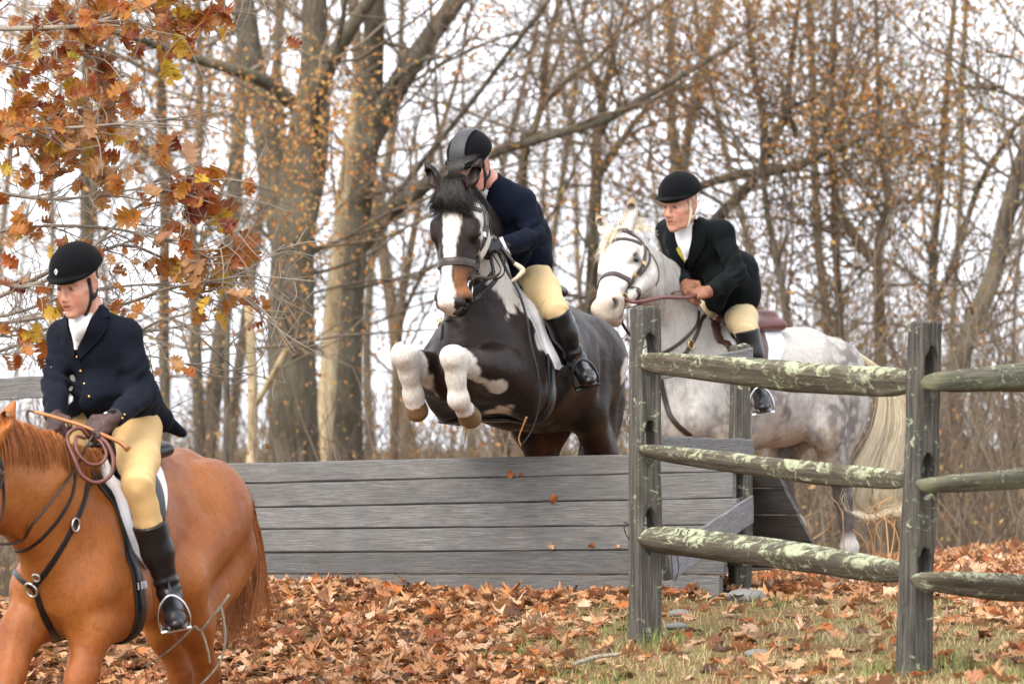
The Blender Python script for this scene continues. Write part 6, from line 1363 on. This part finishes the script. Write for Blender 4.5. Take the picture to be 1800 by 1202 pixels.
def leaf_mass(name, n, size, tall, lift):
    x, y = scatter(n, tall); n = len(x); ks = rng.randint(0, len(LEAVES), n); sz = size*rng.uniform(.6, 1.35, n); x, y, z, a, b, nn = leaf_place(x, y, ks, sz, tall); z = z+lift*cover(x, y)*rng.rand(n)+.008+np.abs(nn[:, 2]-np.sign(nn[:, 2]))*sz*.30
    V, F, C, m = [], [], [], 0
    for k in range(len(LEAVES)):
        s = np.where(ks == k)[0]; lv, lf = LEAVES[k]; lv = lv-A(.45,0,0); w = (a[s][:, None]*lv[None, :, :1]+b[s][:, None]*lv[None, :, 1:2]+nn[s][:, None]*lv[None, :, 2:])*sz[s][:, None, None]+np.stack([x[s], y[s], z[s]], -1)[:, None]
        c = PAL[rng.choice(len(PAL), len(s), p=PW)]*rng.uniform(.75, 1.15, (len(s), 1)); V.append(w.reshape(-1, 3)); C.append(np.repeat(c, len(lv), 0)); f = np.array(lf)[None]+(np.arange(len(s))*len(lv))[:, None, None]+m; F.append(f.reshape(-1, 3)); m += len(s)*len(lv)
    o = mk(name, np.concatenate(V), np.concatenate(F), M_LIT, ground, col=np.concatenate(C)); o['kind'] = 'stuff'; return o
leaf_mass('leaf_litter', 32000, .078, .34, .05)
# the leaves that show largest: single ones, children of the ground
lm_ = []
for k, (lv, lf) in enumerate(LEAVES):
    for c in range(4):
        me = bpy.data.meshes.new('fallen_leaf'); me.from_pydata((lv-A(.45,0,0)).tolist(), [], lf); ca = me.color_attributes.new('Col', 'FLOAT_COLOR', 'POINT'); cc = np.ones((len(lv), 4), np.float32); cc[:, :3] = PAL[(k*3+c*2+c//2) % 7]*(.9+.1*c); ca.data.foreach_set('color', cc.ravel()); me.materials.append(M_LIT)
        me.polygons.foreach_set('use_smooth', np.ones(len(me.polygons), bool)); lm_.append(me)
def put(me, name, o, a, b, n, s, parent):
    q = bpy.data.objects.new(name, me); COL.objects.link(q); m = Matrix(((a[0]*s, b[0]*s, n[0]*s, o[0]-ORG[parent.name][0]), (a[1]*s, b[1]*s, n[1]*s, o[1]-ORG[parent.name][1]), (a[2]*s, b[2]*s, n[2]*s, o[2]-ORG[parent.name][2]), (0,0,0,1))); q.parent = parent; q.matrix_local = m; return q
x, y = scatter(4000, .6); k_ = np.argsort(y+rng.rand(len(y))*3.0)[:300]; x, y = x[k_], y[k_]; x, y, z, a, b, nn = leaf_place(x, y, None, None, .6)
for i in range(len(x)): put(lm_[i % len(lm_)], 'fallen_leaf', A(x[i], y[i], z[i]+.05+.05*cover(x[i:i+1], y[i:i+1])[0]), a[i], b[i], nn[i], .082*rng.uniform(.6, 1.3), ground)
# grass
def m_grass():
    t = NT('grass_blades'); i = t.node('ShaderNodeNewGeometry').outputs['Random Per Island']; return t.done(t.ramp(i, [(0, (.24,.20,.075)), (.35, (.36,.30,.13)), (.6, (.46,.37,.20)), (.82, (.52,.40,.24)), (1, (.23,.235,.08))]), .6, .25, None, trans=.3)
def grass(name, x, y, hgt, wid, m, lean=.6):
    n = len(x); z = gz(x, y); a = rng.uniform(0, 6.283, n); d = np.stack([np.cos(a), np.sin(a), np.zeros(n)], -1); s = np.stack([-np.sin(a), np.cos(a), np.zeros(n)], -1); h = (hgt*rng.uniform(.45, 1.3, n))[:, None]; l = (lean*rng.uniform(.2, 1.5, n))[:, None]*h; b = np.stack([x, y, z-.01], -1); U = A(0,0,1)
    V = np.stack([b-s*wid, b+s*wid, b+d*l*.45+U*h*.65-s*wid*.7, b+d*l*.45+U*h*.65+s*wid*.7, b+d*l*1.25+U*h], 1).reshape(-1, 3); i = np.arange(n)[:, None]*5
    o = mk(name, V, np.concatenate([i+A(0,1,3).astype(int), i+A(0,3,2).astype(int), i+A(2,3,4).astype(int)], 0), m, smooth=False); o['kind'] = 'stuff'; return o
MG = m_grass(); n = 170000; x = rng.uniform(-1.2, 3.6, n); y = rng.uniform(17.8, 27, n); k = (np.abs(x) < y*.13) & (rng.rand(n) < np.clip(.40-1.1*sstep(.35, -.9, x), 0, 1)*(1-.9*sstep(.75, 1.0, cover(x, y)))*(.35+.65*sstep(-.2,.3,vnoise(np.stack([x,y,x*0],-1), 1.6, 5)))+.02); grass('short_grass', x[k], y[k], .038, .0022, MG, .9)
x = []; y = []
for cx, cy, n in ((1.42,24.4,160),(.95,24.6,120),(.62,21.6,110),(.52,22.2,60),(1.15,23.2,60),(1.5,19.9,160),(1.75,20.0,120),(.2,21.0,90),(.35,20.4,90),(2.0,19.6,120),(.1,21.8,70)): x += list(cx+rng.randn(n)*.09); y += list(cy+rng.randn(n)*.12)
MG2 = m_plain('green_grass', (.16,.20,.05), .6, .25, 30, .4, .1); grass('grass_tufts', np.array(x), np.array(y), .07, .0026, MG2, .5)
# dry orange weeds behind the fence
Wd = m_plain('dry_weed_stalk', (.42,.24,.11), .7, .2, 30, .3, .1); segs = []
for px, top in ((1410,905),(1418,912),(1487,895),(1528,905),(1540,900),(1556,912),(1562,895),(1575,905),(1524,950),(1552,940),(1586,918)):
    D = 26.2+rng.randn()*.3; g = gz(A((px-900)/FPX*D), A(D))[0]; b = A((px-900)/FPX*D, D, g); tp = P(px+rng.randn()*9, top, D+rng.randn()*.1); p = smooth_path(np.array([b, b*.5+tp*.5+A(rng.randn()*.015,0,0), tp]), 7); segs.append((p, np.linspace(.0045, .002, 7)))
    for q in range(1): i = rng.randint(4, 6); segs.append((smooth_path(np.array([p[i], p[i]+A(rng.randn()*.05, 0, .07), p[i]+A(rng.randn()*.09, 0, .12)]), 4), np.linspace(.003, .0018, 4)))
v, f = tubes_mesh(segs, 4, 4, 0); o = mk('dry_weeds', v, f, Wd); o['kind'] = 'stuff'
# fallen stick in front of the chestnut's hind legs
st = thing('fallen_branch', 'bare lichened branch sticking up in front of the hind legs of the chestnut horse', 'branch', P(300, 1215, 20.9)); MK = m_bark('lichen_twig', (.24,.19,.14), (.42,.37,.29), (.56,.53,.45), 3)
for k, pts in enumerate(([(250,1172,21.0),(290,1148,20.95),(322,1120,20.9),(343,1100,20.9),(352,1108,20.9),(372,1085,20.9),(392,1060,20.9),(403,1044,20.9)], [(354,1108,20.9),(362,1130,20.9),(367,1150,20.9),(369,1166,20.9)], [(388,1064,20.9),(394,1092,20.9),(396,1125,20.9),(388,1160,20.9),(366,1190,20.9),(340,1212,20.9),(300,1240,20.9)])):
    mk_tube('twig', [P(*q) for q in pts], np.linspace(.006, .0035, 6) if k else np.linspace(.003, .0065, 6), MK, st, 7, 30)
# stones half buried in the grass
MS = m_plain('grey_stone', (.17,.17,.165), .85, .2, 14, .3, .6)
for (px, py, D, r), lb in zip(((1310,1022,23.6,(.10,.07,.035)), (1332,1148,20.9,(.055,.035,.02)), (1195,1040,22.8,(.05,.04,.02)), (1190,1072,22.2,(.05,.03,.018))), ('flat grey stone beside the foot of the jagged post', 'small pale flat stone in the grass in front of the fence', 'small stone at the right foot of the plank jump', 'little stone in the grass right of the middle post')):
    c = A((px-900)/FPX*D, D, 0); c[2] = gz(c[:1], c[1:2])[0]+r[2]*.5; v, f = ball(A(0,0,0), r, 14, 9); v = v*(1+.16*vnoise(v, 28, 4)+.08*vnoise(v, 70, 6))[:, None]; o = mk('stone', v+c, f, MS, loc=c); tag(o, lb, 'stone')
# ------------------------------------------------------------------ near oak: branches reaching in from the left, leaves one by one
oak = thing('oak_tree', 'near oak branches with rust and orange leaves hanging in from the upper left', 'tree', P(-420, 1250, 21.6)); OB = [] ; TIPS = []
mk_tube('trunk', [P(-420,1300,21.6), P(-415,900,21.6), P(-430,500,21.6), P(-420,100,21.6), P(-440,-400,21.6)], [.16,.13,.12,.10,.08], MB[0], oak, 12, 24)
br = [([(-420,560),(-250,520),(-60,480),(40,505),(130,468),(220,430),(320,470),(330,466)], 7, 21.3), ([(-420,540),(-200,600),(0,520),(100,470),(150,445),(200,400),(230,372),(300,330),(400,315)], 6, 21.2), ([(-420,300),(-200,240),(0,230),(120,225),(210,218),(290,210)], 6, 21.1),
 ([(-420,120),(-150,60),(60,50),(150,45),(230,20),(330,-10),(420,-20)], 7, 21.2), ([(-420,420),(-150,330),(0,340),(80,350),(160,345),(250,330),(300,318)], 5, 21.3), ([(-420,600),(-100,580),(60,560),(200,540),(300,505),(400,490),(470,452),(500,430)], 5, 21.3), ([(-420,640),(-100,640),(60,600),(220,590),(300,560),(372,612),(420,655)], 5, 21.4), ([(-420,480),(-100,430),(40,400),(180,400),(280,420),(340,440),(400,470),(440,485)], 4.5, 21.2), ([(-420,520),(-50,560),(120,520),(260,500),(330,520),(400,505),(460,555)], 4, 21.25),
 ([(-420,250),(-100,130),(30,110),(90,90),(160,100)], 5, 21.3), ([(-420,200),(-200,20),(0,-20),(120,-30),(250,-60)], 6, 21.1), ([(-420,560),(-100,620),(40,580),(150,640),(250,625),(330,640),(400,652)], 4, 21.5)]
rngo = np.random.RandomState(77); segs = []
for pts, w, D in br:
    p = smooth_path(np.array([P(x, y, D+.25*math.sin(i*1.3+w)) for i, (x, y) in enumerate(pts)]), 26); r = np.linspace(w, w*.22, 26)/FPX*D*1.1; segs.append((p, r))
    for q in range(16):
        i = rngo.randint(8, 26); d = nrm(p[min(i+1, 25)]-p[i-1]); s = nrm(A(rngo.randn()*.6+.5, rngo.randn()*.5, rngo.randn()*.8)); L = rngo.uniform(.12, .42); e = p[i]+(d*.6+s*.8)*L; mpt = p[i]+(d*.8+s*.4)*L*.5+rngo.randn(3)*.015; tp = smooth_path(np.array([p[i], mpt, e]), 7); segs.append((tp, np.linspace(.0042, .0016, 7))); TIPS.append(e)
        for z_ in range(3): j = rngo.randint(2, 7); e2 = tp[j]+nrm(A(rngo.randn()*.6+.3, rngo.randn()*.4, rngo.randn()*.8))*rngo.uniform(.06, .22); segs.append((smooth_path(np.array([tp[j], tp[j]*.5+e2*.5+rngo.randn(3)*.012, e2]), 5), np.linspace(.0028, .0012, 5))); TIPS.append(e2)
v, f = tubes_mesh(segs, 7, 5, .004); mk('branches', v, f, m_plain('oak_twig', (.24,.205,.165), .8, .2, 40, .45, .3), oak)
def m_oakleaf(name, cols):
    t = NT(name); i = t.node('ShaderNodeObjectInfo').outputs['Random']; n = t.noise(t.coord('Object'), 5.5, 4, .65); n2 = t.noise(t.coord('Object'), 2.0, 3); g = t.node('ShaderNodeNewGeometry').outputs['Backfacing']; col = t.ramp(i, [(k/(len(cols)-1), c) for k, c in enumerate(cols)])
    col = t.mix(t.ramp(n2, [(.45, 0), (.68, .6)]), col, (.42,.22,.035)); col = t.mix(t.ramp(n, [(.50, 0), (.72, .7)]), col, t.mix(1.0, col, (.35,.22,.18), 'MULTIPLY')); col = t.mix(t.math('MULTIPLY', g, .40), col, (.50,.30,.19)); return t.done(col, .5, .35, t.bump(n, .3, .01), trans=.35)
OLM = [m_oakleaf('rust_oak_leaf', [(.15,.026,.010), (.22,.042,.013), (.27,.068,.015), (.19,.033,.012)]), m_oakleaf('orange_oak_leaf', [(.33,.085,.014), (.39,.125,.020), (.30,.068,.014), (.42,.16,.027)]), m_oakleaf('tan_oak_leaf', [(.42,.225,.115), (.50,.30,.18), (.36,.17,.075), (.46,.24,.12)]), m_oakleaf('yellow_oak_leaf', [(.56,.36,.025), (.50,.30,.03), (.42,.33,.04), (.60,.42,.05)])]
olm = []
for k in range(4):
    for lv, lf in OAKL:
        me = bpy.data.meshes.new('leaf'); me.from_pydata(lv.tolist(), [], lf); me.materials.append(OLM[k]); me.polygons.foreach_set('use_smooth', np.ones(len(me.polygons), bool)); olm.append(me)
# clusters seen in the photograph: centre, spread, count, size, mix of rust / orange / tan / yellow
CL = [((210,60),(120,50),26,.12,(.8,.15,0,.05)), ((120,170),(110,60),24,.115,(.35,.45,.2,0)), ((150,35),(110,40),42,.135,(.76,.14,.0,.10)), ((330,30),(75,45),34,.14,(.58,.22,.04,.16)), ((60,90),(60,55),20,.12,(.6,.3,.0,.1)), ((165,110),(55,45),24,.13,(.74,.14,.0,.12)), ((60,200),(70,60),30,.13,(.15,.62,.15,.08)), ((110,240),(90,45),38,.14,(.05,.3,.62,.03)), ((190,190),(70,45),20,.125,(.25,.5,.2,.05)), ((40,290),(50,40),14,.12,(.2,.5,.2,.1)), ((180,290),(80,40),26,.13,(.15,.45,.3,.1)), ((320,330),(60,35),26,.15,(.2,.55,.17,.08)),
 ((375,360),(25,25),8,.16,(.3,.6,.0,.1)), ((320,405),(25,20),7,.15,(.15,.6,.25,0)), ((405,420),(30,15),6,.16,(.3,.7,0,0)), ((340,475),(25,25),7,.17,(.1,.5,.35,.05)), ((395,470),(28,40),10,.15,(.25,.55,.05,.15)), ((370,530),(40,28),12,.125,(.1,.5,.15,.25)), ((110,435),(50,15),9,.12,(.1,.3,.05,.55)), ((40,380),(60,30),14,.11,(.15,.35,.1,.4)), ((50,540),(60,50),16,.105,(.1,.5,.1,.3)), ((260,450),(50,40),9,.09,(.2,.6,.1,.1)), ((300,640),(60,20),5,.085,(0,.1,.8,.1)), ((45,620),(30,30),8,.12,(.2,.6,.2,0)), ((250,560),(60,40),8,.09,(.2,.6,.1,.1)), ((462,562),(3,3),2,.12,(.2,.8,0,0)), ((315,232),(5,5),2,.16,(.7,.3,0,0)), ((200,520),(40,30),5,.09,(.1,.6,.1,.2))]
n_l = 0; extra = []
tv = np.array(TIPS)
for (cx, cy), (sx, sy), n, sz, w in CL:
    for i in range(n):
        if rngo.rand() < .04: continue
        px, py = cx+rngo.randn()*sx*.62, cy+rngo.randn()*sy*.62; D = 21.15+rngo.randn()*.16; o = P(px, py, D); k = rngo.choice(4, p=np.array(w)/sum(w)); dwn = nrm(A(rngo.randn()*.75, rngo.randn()*.55, -.55+rngo.randn()*.55)); nn = nrm(A(rngo.randn()*.6, -1+rngo.randn()*.6, .5+rngo.randn()*.6)); b = nrm(np.cross(nn, dwn)); nn = np.cross(dwn, b); me = olm[k*8+rngo.randint(8)]; s = sz*rngo.uniform(.55, 1.0)*.92
        if n_l < 300: put(me, 'leaf', o, dwn, b, nn, s, oak)
        else: extra.append((k, rngo.randint(8), o, dwn, b, nn, s))
        n_l += 1
        t0 = tv[np.argmin(((tv-o)**2).sum(1))]; 
        if np.linalg.norm(t0-o) < .5: extra.append((None, t0, o))
seg2 = [(smooth_path(np.array([q[1], q[1]*.5+q[2]*.5+A(0,0,.012), q[2]]), 4), np.linspace(.0024, .0012, 4)) for q in extra if q[0] is None]
v, f = tubes_mesh(seg2, 4, 3, .1); mk('leaf_stalks', v, f, bpy.data.materials['oak_twig'], oak, kind='stuff')
for k in range(4):
    q = [e for e in extra if e[0] == k]
    if not q: continue
    V, F, m = [], [], 0
    for _, j, o, a, b, nn, s in q: lv, lf = OAKL[j]; V.append((lv[:, :1]*a+lv[:, 1:2]*b+lv[:, 2:]*nn)*s+o); F.append(np.array(lf)+m); m += len(lv)
    ob = mk('leaves', np.concatenate(V), np.concatenate(F), OLM[k], oak); ob['kind'] = 'stuff'
# leaves caught on the planks of the jump
for px, py in ((897,833),(915,835),(974,876),(968,958),(1040,958),(1085,957)):
    q = drape([bvh(*mergel([(np.array([o_.matrix_world@v_.co for v_ in o_.data.vertices])+ORG['plank_jump'], [list(p_.vertices) for p_ in o_.data.polygons]) for o_ in jump.children if o_.name.startswith('plank')]))], [(px, py)])
    if q: o = put(lm_[rng.randint(len(lm_))], 'leaf', A(0,0,0), nrm(A(rng.randn(),0,rng.randn()*.3)), A(0,0,1), A(0,-1,0), .07, jump); o.matrix_local = Matrix.Translation(Vector(q[0][0]+A(0,-.02,0)-ORG[jump.name]))@Matrix.Rotation(rng.rand()*3, 4, 'Y')@Matrix.Rotation(1.3, 4, 'X')@Matrix.Scale(.038*rng.uniform(.7,1.2), 4)

for pts, lb in (([(628,1150,20.9),(660,1140,20.95),(705,1120,21.05),(728,1112,21.1)], 'bare stick lying in the leaves below the middle of the plank jump'), ([(455,1168,20.4),(475,1180,20.35),(500,1197,20.3)], 'short bare stick in the leaves right of the tail of the chestnut horse'), ([(1010,1120,21.0),(1050,1112,21.1),(1090,1116,21.1)], 'thin dark stick in the grass left of the middle post')):
    p = [P(*q) for q in pts]
    for q in p: q[2] = gz(q[:1], q[1:2])[0]+.045
    o = mk_tube('fallen_stick', p, [.010,.011,.008], MK, None, 7, 14, loc=p[0]); tag(o, lb, 'stick', 'sticks among the fallen leaves')
